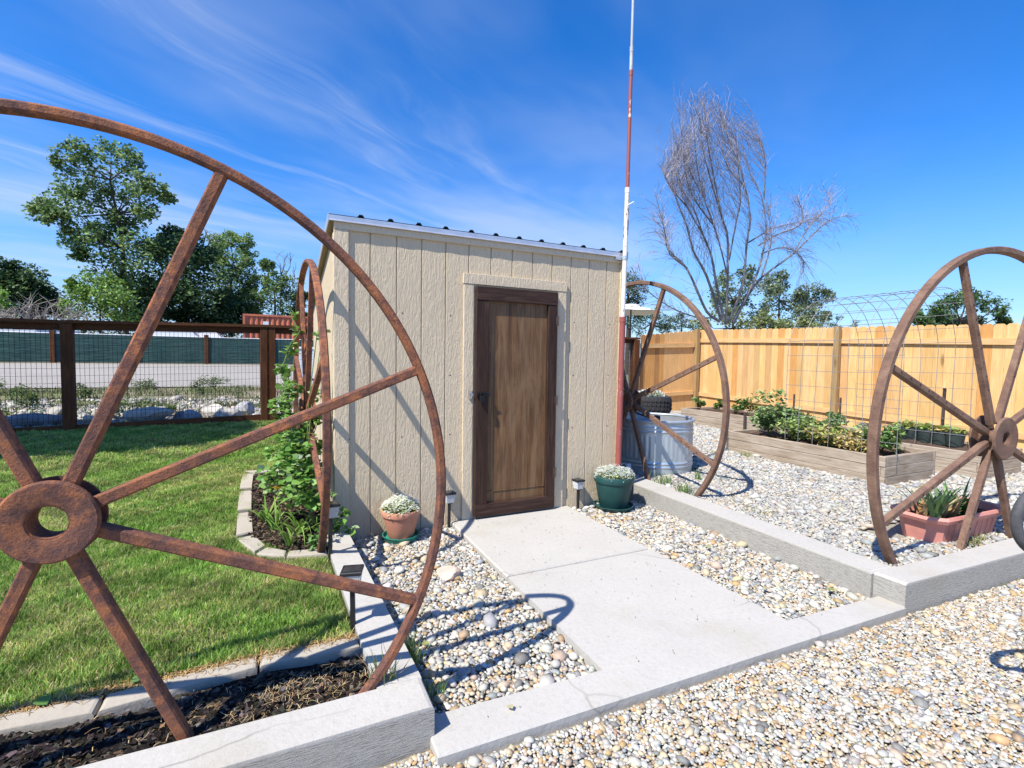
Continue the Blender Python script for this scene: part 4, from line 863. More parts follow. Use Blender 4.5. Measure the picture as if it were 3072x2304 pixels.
# ------------------------------------------------------------------ cedar privacy fence
def picket(b, p, u, w, z0, z1, t, nrm, c):
    """dog-eared board from p along u"""
    b.cur = c; e = .028; q = [(0, z0), (w, z0), (w, z1-e), (w-e, z1), (e, z1), (0, z1-e)]
    f = [np.array([p[0]+u[0]*a, p[1]+u[1]*a, z]) for a, z in q]; n = np.array([nrm[0], nrm[1], 0])
    b.loft([[v for v in f], [v+n*t for v in f]])
XF = 9.52
cf = empty('cedar_fence', (XF, 1.0, .1), 'new honey-coloured cedar privacy fence running along behind the raised beds', 'fence', 'cedar privacy fence runs')
b = MB(); y = 4.90; rg = random.Random(3)
while y > -4.2:
    f = rg.choice([1, 1.06, .95, .88, .80, 1.1, .97, 1.02]); c = (f, f*rg.uniform(.96, 1.03), f*rg.uniform(.9, 1.05)); zt = 1.995+.0335*(y+.7)+rg.uniform(-.006, .006); zt = min(zt, 2.185)
    if rg.random() < .05: c = (.86, .72, .55)
    picket(b, (XF+.045, y), (0, -1), .1365, float(tz(9, y))-.02, zt, .016, (1, 0), c); y -= .1395
b.build('picket_board', MT['cedar'], cf, world=True)
zrail = lambda y: min(2.0+.0335*(y+.7), 2.18)
for dz0 in (-.30, -1.60):
    pb = MB(); ys2 = np.linspace(4.86, -4.1, 8)
    pb.loft([[(XF+.006, yy, zrail(yy)+dz0), (XF+.044, yy, zrail(yy)+dz0), (XF+.044, yy, zrail(yy)+dz0+.09), (XF+.006, yy, zrail(yy)+dz0+.09)] for yy in ys2]); pb.build('rail', MT['cedar_rail'], cf, world=True)
for yy in (2.46, .02-.0, -2.42):
    yy = {2.46: float(atX(2515, 1050, XF)[1])}.get(yy, yy)
    if yy == .02: continue
    pb = MB(); pb.bbox(XF-.085, XF+.004, yy-.045, yy+.045, float(tz(9, yy))-.05, zrail(yy)-.0, .004); pb.build('post', MT['treated_post'], cf, world=True)
YF = 4.93
cf2 = empty('cedar_fence', (8.7, YF, .1), 'short cedar fence panel with darker knotty boards beside the redwood post', 'fence', 'cedar privacy fence runs')
b = MB(); x = 7.78; k = 0
while x < 9.42:
    f = rg.choice([1, .98, .95, 1.03]); c = (f, f, f)
    if k in (0, 3): c = (.62, .52, .45)
    if k in (1, 2, 4): c = (.86, .74, .58)
    picket(b, (x, YF), (1, 0), .1365, float(tz(x, YF))-.02, 2.0+.105*(x-7.75)+rg.uniform(-.006, .006), .016, (0, 1), c); x += .1395; k += 1
b.build('picket_board', MT['cedar'], cf2, world=True)
for z0, z1 in ((1.70, 1.80), (.55, .64)):
    pb = MB(); pb.hexa([(7.76, YF-.045, z0), (9.40, YF-.045, z0+.06), (9.40, YF-.001, z0+.06), (7.76, YF-.001, z0), (7.76, YF-.045, z1), (9.40, YF-.045, z1+.06), (9.40, YF-.001, z1+.06), (7.76, YF-.001, z1)]); pb.build('rail', MT['cedar_rail_x'], cf2, world=True)
pb = MB(); pb.bbox(9.41, 9.515, YF-.10, YF+.0, float(tz(9, YF))-.05, 2.20, .004); pb.build('post', MT['treated_post'], cf2, world=True)
# ------------------------------------------------------------------ redwood-stained wire mesh fences
def meshfence(A, B, zA, zB, H, posts, label, group, xs_=.0508, zs_=.1016, wire=.0036, rot=0, cap=True, pw=.13):
    A = np.array(A, float); B = np.array(B, float); L = np.linalg.norm(B-A); u = (B-A)/L; nn = np.array([-u[1], u[0]])
    r = empty('wire_fence', ((A[0]+B[0])/2, (A[1]+B[1])/2, min(zA, zB)), label, 'fence', group)
    g = lambda d: zA+(zB-zA)*d/L; P3 = lambda d, z, o=0: (A[0]+u[0]*d+nn[0]*o, A[1]+u[1]*d+nn[1]*o, z)
    for d in posts:
        b = MB(); h = pw/2; z0 = float(tz(*P3(d, 0)[:2]))-.1
        for z_ in (0,):
            q = [P3(d-h, z0, -h), P3(d+h, z0, -h), P3(d+h, z0, h), P3(d-h, z0, h)]; b.loft([q, [(x, y, g(d)+H-.05) for x, y, z in q]])
        b.build('post', MT['redwood'], r, world=True, bevel=.006)
    b = MB(); b.bar(P3(0, zA+H-.022), P3(L, zB+H-.022), .15, .04); b.build('cap_rail', MT['redwood_x'], r, world=True)
    b = MB(); b.bar(P3(0, zA+H-.090, .035), P3(L, zB+H-.090, .035), .04, .09); b.build('top_rail', MT['redwood_x'], r, world=True)
    b = MB(); b.bar(P3(0, zA+.03, .0), P3(L, zB+.03, .0), .04, .09); b.build('kick_board', MT['redwood_x'], r, world=True)
    b = MB(); d = xs_/2
    while d < L: b.bar(P3(d, g(d)+.10, -.03), P3(d, g(d)+H-.05, -.03), wire, wire); d += xs_
    z = .14
    while z < H-.06: b.bar(P3(0, zA+z, -.033), P3(L, zB+z, -.033), wire, wire); z += zs_
    b.build('wire_mesh', MT['black_wire'], r, world=True); return r
PA = (-2.30, 4.62); PB = (.075, 4.80)
fu = (np.array(PB)-np.array(PA)); fl_ = np.linalg.norm(fu); fu /= fl_
meshfence(np.array(PA)-fu*fl_*1.4, np.array(PA), .31, .335, 1.50, [fl_*.4], 'shaded end of the redwood-stained wire fence, left of the dark post', 'redwood wire mesh fence bays')
meshfence(np.array(PA), np.array(PB)-fu*.0, .335, .385, 1.505, [.0], 'redwood-stained wire mesh fence bay between the dark post and the sunlit post', 'redwood wire mesh fence bays')
meshfence(np.array(PB)+fu*.002, np.array(PB)+fu*fl_*1.0, .385, .40, 1.505, [.0, .088], 'redwood-stained wire mesh fence bay starting at the sunlit double post', 'redwood wire mesh fence bays')
meshfence((5.2, 4.93), (7.70, 4.93), .20, .22, 1.72, [1.9, 2.42], 'redwood-stained wire fence end with a red-brown post between mast and cedar fence', 'redwood wire mesh fence bays', pw=.15)
# ivy-green leaves behind that gap
bush('hedge_shrub', 6.6, 6.0, .2, .9, 1.3, 1500, .09, GR_L, 'green shrub seen through the wire between the mast and the redwood post', 'shrub')
# ------------------------------------------------------------------ rocks and weeds beyond the left fence
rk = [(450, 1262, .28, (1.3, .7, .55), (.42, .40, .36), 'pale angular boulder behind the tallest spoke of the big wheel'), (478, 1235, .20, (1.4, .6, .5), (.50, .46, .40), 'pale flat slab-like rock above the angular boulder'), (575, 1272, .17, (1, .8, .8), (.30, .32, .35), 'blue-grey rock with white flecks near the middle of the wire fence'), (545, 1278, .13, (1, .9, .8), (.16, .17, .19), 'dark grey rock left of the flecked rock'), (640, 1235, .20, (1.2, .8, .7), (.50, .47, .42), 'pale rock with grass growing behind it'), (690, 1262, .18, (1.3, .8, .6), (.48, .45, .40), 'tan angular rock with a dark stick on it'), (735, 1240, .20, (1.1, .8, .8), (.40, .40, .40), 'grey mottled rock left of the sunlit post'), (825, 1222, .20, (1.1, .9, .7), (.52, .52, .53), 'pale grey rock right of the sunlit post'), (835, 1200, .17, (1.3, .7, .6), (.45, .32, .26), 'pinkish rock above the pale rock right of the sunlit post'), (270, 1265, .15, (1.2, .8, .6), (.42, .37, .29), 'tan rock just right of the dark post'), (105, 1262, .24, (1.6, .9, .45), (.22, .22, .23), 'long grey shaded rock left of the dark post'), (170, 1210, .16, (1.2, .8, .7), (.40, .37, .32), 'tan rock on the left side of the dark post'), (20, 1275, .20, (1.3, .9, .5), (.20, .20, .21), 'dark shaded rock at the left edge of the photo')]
for i, (px, py, r, sq, c, lb) in enumerate(rk):
    Yr = 5.35 if py > 1255 else (5.9 if py > 1225 else 6.4); q = atY(px, py, Yr); rock('boulder', (q[0], Yr, float(tz(q[0], Yr))+r*.22), r*1.0, sq, c, lb, 'rock', 'boulders beyond the wire fence', seed=20+i, sub=2, rzv=i*1.3)
def onground(px, py):
    d = ray(px, py); t = 2.0
    for _ in range(4000):
        p = CAM+d*t
        if p[2] <= float(tz(p[0], p[1])): break
        t *= 1.004
    return p
wd = [(385, 1255, .40, .55, 'dark green leafy weed beside the pale angular boulder'), (500, 1240, .20, .28, 'grassy weed right of the pale angular boulder'), (610, 1180, .35, .42, 'grey-green shrubby weed above the tan rock'), (250, 1190, .25, .35, 'weedy clump right of the dark post'), (30, 1200, .45, .55, 'dark shaded shrub at the left edge beyond the fence'), (90, 1215, .25, .25, 'small shaded weed left of the dark post'), (640, 1150, .5, .25, 'low grassy patch on the verge near the sunlit post'), (440, 1160, .5, .22, 'low grassy patch on the verge behind the tallest spoke')]
for px, py, r, h, lb in wd:
    q = onground(px, py); bush('weed_clump', q[0], q[1], q[2]-.02, r*.8, h*.8, int(500*(r+.3)), .07, [(.05, .09, .025), (.08, .14, .035), (.14, .19, .06)], lb, 'weed', 'weeds beyond the wire fence', asp=.35)
# thin weeds / grass spread over the verge
N = 26000; P = np.stack([RNG.uniform(-12, 1.2, N), RNG.uniform(4.9, 11.3, N)], -1); mkk = (fbm(P[:, 0]*.9, P[:, 1]*1.6, 21)+.35*np.exp(-((P[:, 1]-7.6)/.8)**2)+.35*np.exp(-((P[:, 1]-10.6)/.7)**2)) > RNG.uniform(-.05, .55, N); P = P[mkk]
blades('verge_grass', P, tz(P[:, 0], P[:, 1])-.05, .11, .010, [(.07, .12, .03), (.11, .16, .05), (.20, .20, .09), (.30, .26, .15)], None, .8)
P = jgrid(-9, 1.2, 4.9, 8.8, .085, lambda x, y: fbm(x*.8, y*1.3, 33) > -.25); N = len(P); sz = .03*RNG.lognormal(0, .4, N)
tag(mass('verge_stones', V0, F0, np.concatenate([P, (tz(P[:, 0], P[:, 1])-.03)[:, None]], 1), rotmats(N, .5), np.stack([sz*1.2, sz, sz*.7], -1), pal(N, [(.45, .42, .36), (.36, .33, .28), (.52, .46, .38), (.3, .3, .3)], None, .15), MT['pebble'], smooth=True), kind='stuff')
# ------------------------------------------------------------------ green screened fence across the road
gz = lambda x: float(tz(x, 25)); gx = [-13.2, -9.04, -6.0, -3.1, -.12, 3.0]
sf = empty('screen_fence', (-5, 25, gz(-5)), 'low fence covered in dark green privacy screen across the gravel road', 'fence')
for i, x in enumerate(gx):
    b = MB(); b.bbox(x-.09, x+.09, 24.86, 25.04, gz(x)-.1, gz(x)+1.42, .01); b.build('post', MT['redwood'], sf, world=True)
for i in range(len(gx)-1):
    b = MB(); a, c = gx[i]+.10, gx[i+1]-.10; xs = np.linspace(a, c, 14)
    b.loft([[(x, 24.93+.02*math.sin(x*5), gz(x)-.02), (x, 24.96+.02*math.sin(x*5), gz(x)-.02), (x, 24.96, gz(x)+1.28), (x, 24.93, gz(x)+1.28)] for x in xs]); b.build('screen_panel', MT['green_screen'], sf, world=True)
    b = MB(); b.tube([(a, 24.94, gz(a)+1.295), (c, 24.94, gz(c)+1.295)], .022, 6); b.build('top_rail', MT['white_paint'], sf, world=True)
# ------------------------------------------------------------------ red shipping container
cx0 = -1.70; cy0 = 28.5; cz0 = float(tz(0, 28))+.05; H = 3.86-cz0
ct = empty('shipping_container', (cx0+3, cy0+1.2, cz0-.05), 'rust-red corrugated shipping container behind the green screened fence', 'shipping container')
def corr(x0, x1, y, z0, z1, p=.28, d=.05):
    pr = []; x = x0
    while x < x1-p: pr += [(x, y), (x+p*.30, y), (x+p*.5, y+d), (x+p*.8, y+d)]; x += p
    pr += [(x1, y)]; v = [(a, c, z0) for a, c in pr]+[(a, c, z1) for a, c in pr]; n = len(pr); return v, [[i, i+1, n+i+1, n+i] for i in range(n-1)]
b = MB(); b.add(*corr(cx0+.14, cx0+5.9, cy0+.03, cz0+.12, cz0+H-.10)); b.box(cx0+.05, cx0+6.0, cy0+.12, cy0+2.4, cz0+.05, cz0+H-.04); b.build('wall', MT['container_paint'], ct, world=True)
b = MB()
for z in (cz0, cz0+H-.11): b.box(cx0+.13, cx0+5.92, cy0-.01, cy0+.09, z, z+.11)
for x in (cx0, cx0+5.92): b.box(x, x+.13, cy0-.012, cy0+.12, cz0, cz0+H+.003)
b.build('frame', MT['container_paint'], ct, world=True)
b = MB(); b.box(cx0+1.05, cx0+1.35, cy0-.013+.03, cy0+.025, cz0+H-.62, cz0+H-.40); b.build('label_plate', MT['white_paint'], ct, world=True)
# ------------------------------------------------------------------ white vehicles parked behind the screen
def car(x, y, L, lab, rzv=0, h=1.45, hood=True):
    z = float(tz(x, y)); r = empty('parked_car', (x, y, z), lab, 'car', 'white vehicles parked behind the green screen', rzv); w = 1.75
    pf = [(-L/2, .35), (-L/2, .85), (-L*.40, .98), (-L*.22, 1.04), (-L*.10, h-.05), (L*.02, h), (L*.26, h-.03), (L*.42, 1.02), (L/2, .95), (L/2, .35)]
    b = MB(); b.loft([[(px, -w/2+(.14 if pz > 1.1 else 0), pz) for px, pz in pf], [(px, w/2-(.14 if pz > 1.1 else 0), pz) for px, pz in pf]]); b.build('body', MT['white_paint'], r, bevel=.03)
    b = MB(); wn = [(-L*.205, 1.06), (-L*.10, h-.10), (L*.01, h-.06), (L*.25, h-.09), (L*.37, 1.05)]
    b.loft([[(px, -w/2+.125, pz) for px, pz in wn], [(px, -w/2+.15, pz) for px, pz in wn]]); b.build('side_window', MT['glass_dark'], r)
    b = MB(); q = [(-L*.212, 1.06), (-L*.112, h-.08)]; b.loft([[(q[0][0]-.02, -w/2+.2, q[0][1]), (q[0][0]-.02, w/2-.2, q[0][1]), (q[1][0]-.02, w/2-.25, q[1][1]), (q[1][0]-.02, -w/2+.25, q[1][1])], [(q[0][0]+.02, -w/2+.2, q[0][1]), (q[0][0]+.02, w/2-.2, q[0][1]), (q[1][0]+.02, w/2-.25, q[1][1]), (q[1][0]+.02, -w/2+.25, q[1][1])]]); b.build('windscreen', MT['glass_dark'], r)
    for sx in (-L*.32, L*.31):
        b = MB(); prof = [(.32*math.cos(t), .32*math.sin(t)) for t in np.linspace(0, 2*PI, 25)[:-1]]
        b.loft([[(sx+a, -w/2-.01, .33+c) for a, c in prof], [(sx+a, -w/2+.2, .33+c) for a, c in prof]]); b.build('wheel', MT['tyre_rubber'], r)
    return r
q = atY(440, 1000, 28.5); car(float(q[0])+.9, 28.5, 4.3, 'white car parked behind the green screen, crossed by the tallest spoke', h=1.85)
q = atY(560, 1000, 28.2); car(float(q[0])+.3, 30.6, 3.6, 'white car roof showing left of the container above the green screen', h=1.7)
q = atY(60, 1000, 28.0); z_ = float(tz(q[0], 28))
tr = empty('covered_boat', (float(q[0])-.3, 28.0, z_+.38), 'long white boat on a trailer showing above the green screen at the left edge', 'boat')
b = MB(); b.loft([[(-3+.0, -.9, .72), (-3, .9, .72), (-3, .9, 1.0), (-3, -.9, 1.0)], [(1.2, -.85, .72), (1.2, .85, .72), (1.2, .85, 1.05), (1.2, -.85, 1.05)], [(2.6, -.1, .9), (2.6, .1, .9), (2.6, .1, 1.08), (2.6, -.1, 1.08)]]); b.build('hull', MT['white_paint'], tr)
b = MB(); b.bar((-2.8, -.8, 1.28), (1.2, -.8, 1.28), .05, .05); [b.bar((x, -.8, 1.0), (x, -.8, 1.28), .05, .05) for x in (-2.6, -1.2, .3, 1.1)]; b.bar((1.2, -.8, 1.28), (2.2, -.3, 1.06), .05, .05); b.build('rail', MT['white_paint'], tr)
b = MB(); b.box(.4, 1.1, -.6, .6, 1.05, 1.30); b.build('windscreen', MT['glass_dark'], tr); b = MB(); b.box(-2.5, 2.0, -.5, .5, .3, .70); b.box(-.8, -.2, -.95, .95, -.36, .5); b.build('trailer', MT['steel_post'], tr)
q = atY(925, 1075, 14.0); z_ = float(tz(q[0], 14)); bx = empty('white_box', (float(q[0]), 14, z_), 'white box-like bin seen between the edge-on wheel and the shed wall', 'box')
b = MB(); b.bbox(-.45, .45, -.3, .3, .05, 1.0, .04); b.build('body', MT['white_paint'], bx); b = MB(); b.bbox(-.47, .47, -.32, .32, 1.005, 1.08, .03); b.build('lid', MT['white_paint'], bx)
# ------------------------------------------------------------------ white umbrella beyond the cedar fence
q = atY(1893, 924, 8.2); um = empty('patio_umbrella', (float(q[0]), 8.2, float(tz(q[0], 8.2))), 'white patio umbrella top showing above the redwood rail right of the mast', 'umbrella')
zt = float(q[2])-um.location[2]
def spoke8(r, z): return [(r*math.cos(2*PI*k/16)*(1 if k % 2 == 0 else .975), r*math.sin(2*PI*k/16)*(1 if k % 2 == 0 else .975), z-(0 if k % 2 == 0 else .02)) for k in range(16)]
b = MB(); b.loft([spoke8(.95, zt-.13), spoke8(.55, zt-.02), spoke8(.22, zt+.03), spoke8(.22, zt+.02), spoke8(.55, zt-.03), spoke8(.94, zt-.14)], False, False); b.build('canopy', MT['canvas_white'], um)
b = MB(); b.loft([spoke8(.27, zt+.045), spoke8(.24, zt+.10), spoke8(.02, zt+.13)]); b.build('vent_cap', MT['canvas_white'], um)
b = MB(); b.tube([(0, 0, 0), (0, 0, zt+.05)], .025, 10); b.build('pole', MT['grey_metal'], um)
# ------------------------------------------------------------------ vine, daylily and weeds in the planting bed
vn = empty('climbing_vine', (.42, .1, .12), 'green leafy vine climbing the edge-on wheel beside the shed wall', 'vine')
VB = [(880, 945, 10, .75, 10), (890, 990, 12, .6, 12), (872, 1050, 20, .5, 34), (850, 1110, 24, .4, 48), (872, 1170, 32, .3, 85), (850, 1225, 36, .2, 100), (880, 1290, 52, .1, 190), (895, 1350, 54, 0, 190), (870, 1400, 56, 0, 210), (930, 1420, 42, -.1, 130), (900, 1470, 56, -.15, 200), (850, 1290, 30, .25, 60), (830, 1450, 34, .05, 70), (955, 1260, 16, .2, 26), (945, 1185, 16, .25, 22), (950, 1340, 26, .05, 50), (960, 1500, 30, -.22, 60), (985, 1545, 20, -.30, 30), (1015, 1560, 18, -.26, 22), (1045, 1590, 15, -.28, 12), (1035, 1540, 12, -.2, 9), (950, 1010, 10, .2, 5), (970, 990, 8, .15, 4), (800, 1420, 24, .1, 40), (815, 1360, 20, .2, 24)]
P = np.concatenate([ballpts(n, atY(x, y, Yv), r/FPX*(Yv+3.93)*.93, (1, 1.4, 1), .1) for x, y, r, Yv, n in VB])
P[:, 2] = np.maximum(P[:, 2], tz(P[:, 0], P[:, 1])+.02)
leaves('foliage', P, .048, [(.08, .19, .03), (.13, .28, .05), (.19, .35, .075), (.26, .40, .12), (.32, .42, .26)], [3, 5, 5, 3, 1], vn, tmpl='6', tilt=1.15, var=.15)
b = MB(); bl = [atY(x, y, Yv) for x, y, r, Yv, n in VB]
chain = [bl[i] for i in (10, 8, 7, 6, 5, 4, 3, 2, 1, 0)]
for k in range(5): b.tube([c+RNG.normal(0, .02, 3) for c in chain[:10-k]], .0045, 5)
for i in range(11, 25): b.tube([bl[10]+RNG.normal(0, .03, 3), (bl[10]+bl[i])/2+np.array([0, 0, .05]), bl[i]], .0035, 4)
b.build('stem', MT['stem_green'], vn, world=True)
dl = empty('daylily', (.33, -.22, .11), 'daylily with arching strap leaves and one yellow flower at the front of the planting bed', 'daylily')
DLc = [(.16, .30, .05), (.22, .36, .07), (.12, .24, .04)]
for (px, py, n, ln) in ((830, 1590, 14, .34), (900, 1600, 16, .36), (960, 1590, 12, .30), (870, 1630, 12, .26), (800, 1570, 10, .34)):
    q = atZ(px, py, .12); strap('strap_leaves', (q[0]-dl.location[0], q[1]-dl.location[1], .0), n, ln, .0085, DLc, dl, 1.0, 1.3)
fq = atY(832, 1470, -.05); b = MB(); b.tube([atZ(850, 1600, .12), (fq+atZ(850, 1600, .12))/2+np.array([-.01, 0, .03]), fq], .004, 5); b.build('flower_stalk', MT['stem_green'], dl, world=True)
V = []; F = []; C = []
for k in range(6):
    a = k*PI/3; d = np.array([math.cos(a), math.sin(a), .0]); n_ = np.array([-d[1], d[0], 0]); i = len(V)
    c0 = fq-np.array(dl.location); V += [c0, c0+d*.022+n_*.009+[0, 0, .022], c0+d*.042+[0, 0, .020], c0+d*.022-n_*.009+[0, 0, .022]]; F += [(i, i+1, i+2, i+3)]; C += [(.62, .36, .03)]*4
np_mesh('flower', np.array(V), F4=np.array(F), mat=MT['petal'], parent=dl, col=np.array(C))
q = atZ(965, 1640, .11); bush('weed_clump', q[0], q[1], .10, .09, .16, 150, .034, [(.10, .20, .05), (.14, .26, .08)], 'small round-leaved weed at the foot of the solar light beside the bed', 'weed', tmpl='6')
q = atZ(1005, 1600, .11); bush('weed_clump', q[0], q[1], .112, .06, .09, 60, .03, [(.10, .20, .05), (.14, .26, .08)], 'low weed spilling over the side curb near the shed corner', 'weed', tmpl='6')
def tuft(x, y, z, n, h, w, cols, label, lean=.6, sx=.03, sy=.03):
    e = empty('grass_tuft', (x, y, z), label, 'grass tuft'); Pp = np.stack([RNG.normal(x, sx, n), RNG.normal(y, sy, n)], -1)
    blades('blade', Pp, z, h, w, cols, None, lean, parent=e, mat='grass_blade')['kind'] = 'stuff'; return e
GT = [(.10, .20, .04), (.15, .26, .07), (.22, .28, .10)]; DT = [(.40, .32, .16), (.48, .40, .24), (.30, .30, .12)]
q = atZ(1150, 2040, .10); tuft(q[0], q[1], .075, 60, .13, .0022, GT+DT[:1], 'long grass tuft growing at the foot of the biggest wheel rim', .8, .025, .02)
q = atZ(1235, 1985, -.03); tuft(q[0]-.01, q[1], -.045, 120, .13, .0022, GT, 'green grass tuft growing between the side curb and the court pebbles', .55, .02, .04)
q = atZ(1300, 2090, -.04); tuft(q[0]+.0, q[1], -.045, 40, .10, .002, GT, 'thin green grass tuft in the shadow of the front left curb corner', .5, .02, .03)
q = atZ(1345, 2205, -.05); tuft(q[0]-.01, q[1]-.015, -.065, 70, .07, .0018, DT, 'dry grass tuft at the left end of the concrete threshold strip', .9, .03, .02)
q = atZ(1520, 2172, -.03); tuft(q[0], q[1]-.01, -.065, 60, .055, .0018, DT, 'dry grass tuft along the front edge of the threshold strip', .9, .05, .01)
q = atZ(2062, 1480, .12); tuft(q[0]-.01, q[1]+.01, .115, 90, .11, .003, GT, 'green grass tuft where the tank wheel rim meets the curb', .6, .035, .05)
q = atZ(2000, 1452, .12); tuft(q[0]-.03, q[1]+.02, .115, 60, .13, .003, GT, 'green grass tuft at the front of the steel tank', .6, .04, .08)
q = atZ(2098, 1438, .12); tuft(q[0]-.02, q[1], .115, 30, .12, .003, GT, 'thin green grass blades by the right side of the steel tank', .4, .02, .02)
q = atZ(2925, 1632, .12); tuft(q[0], q[1]+.01, .115, 130, .07, .0025, GT+DT, 'straggly grass at the back of the curb under the planter trough', .8, .13, .015)
q = atZ(2150, 1370, .1); tuft(q[0], q[1], .09, 110, .08, .004, [(.30, .32, .10)]+DT, 'yellowish weedy grass between the tank and the nearest raised bed', .8, .12, .08)
q = atZ(2232, 1372, .1); tuft(q[0]-.05, q[1]-.05, .10, 50, .10, .004, GT+DT, 'small weed by the left end of the nearest raised bed', .6, .03, .04)
q = atZ(2255, 1530, .12); tuft(q[0], q[1], .112, 110, .035, .003, DT, 'flattened dry grass behind the side curb right of the tank wheel', .9, .06, .12)
q = atZ(3040, 1745, -.06); tuft(q[0]-.02, q[1]-.03, -.07, 150, .05, .0022, DT+GT, 'dry weedy grass at the foot of the right front curb', .9, .10, .03)
for i, (px, py, z, s, c, lb) in enumerate(((1280, 1945, -.01, .045, (.36, .36, .14), 'pale yellow-green fallen leaf on pebbles by the side curb'), (1590, 1862, -.01, .03, (.20, .30, .07), 'small green fallen leaf on the pebbles left of the path'), (2480, 1772, -.01, .05, (.24, .30, .10), 'green curled fallen leaf on the pebbles near the right curb'), (2128, 1648, -.01, .05, (.38, .38, .18), 'pale yellow fallen leaf on the pebbles right of the path'), (2310, 1770, -.01, .055, (.46, .40, .20), 'straw-yellow fallen leaf near the end of the path'), (1525, 2120, .003, .035, (.48, .45, .28), 'dry pale leaf lying on the threshold strip'), (390, 2055, .10, .06, (.11, .22, .07), 'green leaf lying on the beige edging'), (140, 2120, .10, .06, (.12, .26, .06), 'pair of green leaves on the edging at the lower left'))):
    q = atZ(px, py, z); V, F = L6*s, L6F; a = i*1.9; Rm = np.array([[math.cos(a), -math.sin(a), 0], [math.sin(a), math.cos(a), 0], [0, 0, 1]])@np.array([[1, 0, 0], [0, .97, -.2], [0, .2, .97]])
    o = np_mesh('fallen_leaf', V@Rm.T, F3=F, mat=MT['leaf'], col=np.tile(c, (len(V), 1)), smooth=True); o.location = (q[0], q[1], q[2]+.008); tag(o, lb, 'leaf')
# ------------------------------------------------------------------ trees
def ltree(name, label, Yd, trunk, blobs, size, cols, w=None, dens=1.0, cat='tree', group=None, tr=.16, bark='bark_dark', sub=18, asp=.8, depthj=.9, limb=True, n0=230):
    pts = [atY(px, py, Yd) for px, py in trunk]; z0 = float(tz(pts[0][0], Yd)); base = np.array([pts[0][0], Yd, z0-.1])
    e = empty(name, base, label, cat, group); path = [base]+pts[1:]
    b = MB(); b.tube(path, list(np.linspace(tr, tr*.3, len(path))), 8)
    Ps = []; sc = float(np.linalg.norm(pts[-1]-CAM))
    for px, py, r in blobs:
        c = atY(px, py, Yd); dep = float((c-CAM)@FW); R = r/FPX*dep; c = c+np.array([0, RNG.uniform(-1, 1)*R*depthj*1.6, 0])
        c = CAM+(c-CAM)*1.0; k = sub
        cs = ballpts(k, c, R, (1, 1.1, 1), .45)
        for q in cs: Ps.append(ballpts(max(6, int(n0*dens/k)), q, R*.48, (1, 1, .85), .2))
        if limb:
            j = min(range(len(path)), key=lambda i: abs(path[i][2]-(c[2]-R*1.3))); p0 = path[j]; b.tube([p0, (p0+c)/2+np.array([0, 0, -.12*np.linalg.norm(c-p0)]), c], [tr*.35, tr*.22, tr*.08], 5)
            for q in cs[:4]: b.tube([c, q], [tr*.08, tr*.03], 4)
    b.build('trunk', MT[bark], e, world=True); P = np.concatenate(Ps)
    P = P[P[:, 2] > tz(P[:, 0], P[:, 1])+.1]
    leaves('crown', P, size, cols, w, e, tilt=1.4, asp=asp, var=.22); return e
DK = [(.034, .078, .03), (.06, .12, .042), (.105, .18, .062)]; MD = [(.075, .145, .045), (.13, .22, .07), (.20, .31, .10)]; LT_ = [(.15, .25, .08), (.23, .34, .12), (.30, .42, .18)]; BR = [(.12, .24, .04), (.18, .32, .06), (.25, .39, .085)]
g1 = 'trees beyond the gravel road'
ltree('poplar_tree', 'tallest leafy tree at the left with upright branches and gaps in its crown', 34, [(378, 985), (375, 860), (368, 740), (350, 640), (330, 540)],
      [(205, 490, 34), (255, 470, 33), (325, 455, 44), (290, 530, 52), (395, 480, 34), (360, 555, 52), (430, 560, 38), (480, 590, 32), (205, 560, 40), (118, 612, 30), (150, 650, 32), (175, 640, 36), (230, 630, 52), (300, 640, 52), (375, 640, 46), (440, 640, 34), (205, 705, 36), (270, 715, 46), (335, 735, 58), (400, 730, 50), (228, 757, 22), (300, 790, 50), (360, 810, 55), (430, 800, 45), (500, 590, 16), (320, 870, 45), (420, 880, 50), (360, 670, 40), (300, 700, 40), (390, 860, 45), (340, 920, 45), (430, 940, 45), (260, 560, 36)], .19, DK[1:]+MD[1:]+LT_[1:], [3, 3, 4, 3, 2, 2], 2.3, group=g1)
ltree('dark_tree', 'dense dark green tree behind the tall tree and the tallest spoke', 36, [(560, 985), (560, 900), (560, 800)],
      [(470, 745, 46), (520, 720, 42), (475, 830, 75), (560, 790, 66), (610, 760, 44), (560, 880, 85), (640, 860, 75), (700, 900, 55), (480, 920, 65), (650, 935, 55), (590, 940, 60), (720, 950, 40), (530, 850, 60), (500, 965, 50), (560, 970, 50), (620, 970, 50), (690, 970, 40), (430, 960, 40)], .22, DK, [4, 4, 3], 5.0, group=g1)
ltree('light_tree', 'lighter green airy tree right of the dense dark tree', 39, [(690, 985), (690, 880), (700, 780)],
      [(655, 735, 28), (690, 715, 26), (730, 730, 26), (700, 785, 42), (745, 775, 24), (738, 830, 34), (690, 850, 44), (655, 800, 36), (750, 870, 18), (660, 900, 40), (720, 890, 40), (680, 820, 40), (740, 920, 34), (700, 940, 44)], .17, MD[1:]+LT_, [2, 3, 4, 4, 2], 3.6, group=g1)
ltree('bright_bush', 'bright green bushy tree at the foot of the tall tree', 31, [(300, 985), (300, 930)],
      [(235, 870, 30), (285, 850, 40), (350, 890, 46), (235, 920, 40), (300, 925, 50), (380, 940, 42), (215, 850, 14), (330, 850, 30)], .16, BR+MD[1:], None, 3.0, group=g1, tr=.1)
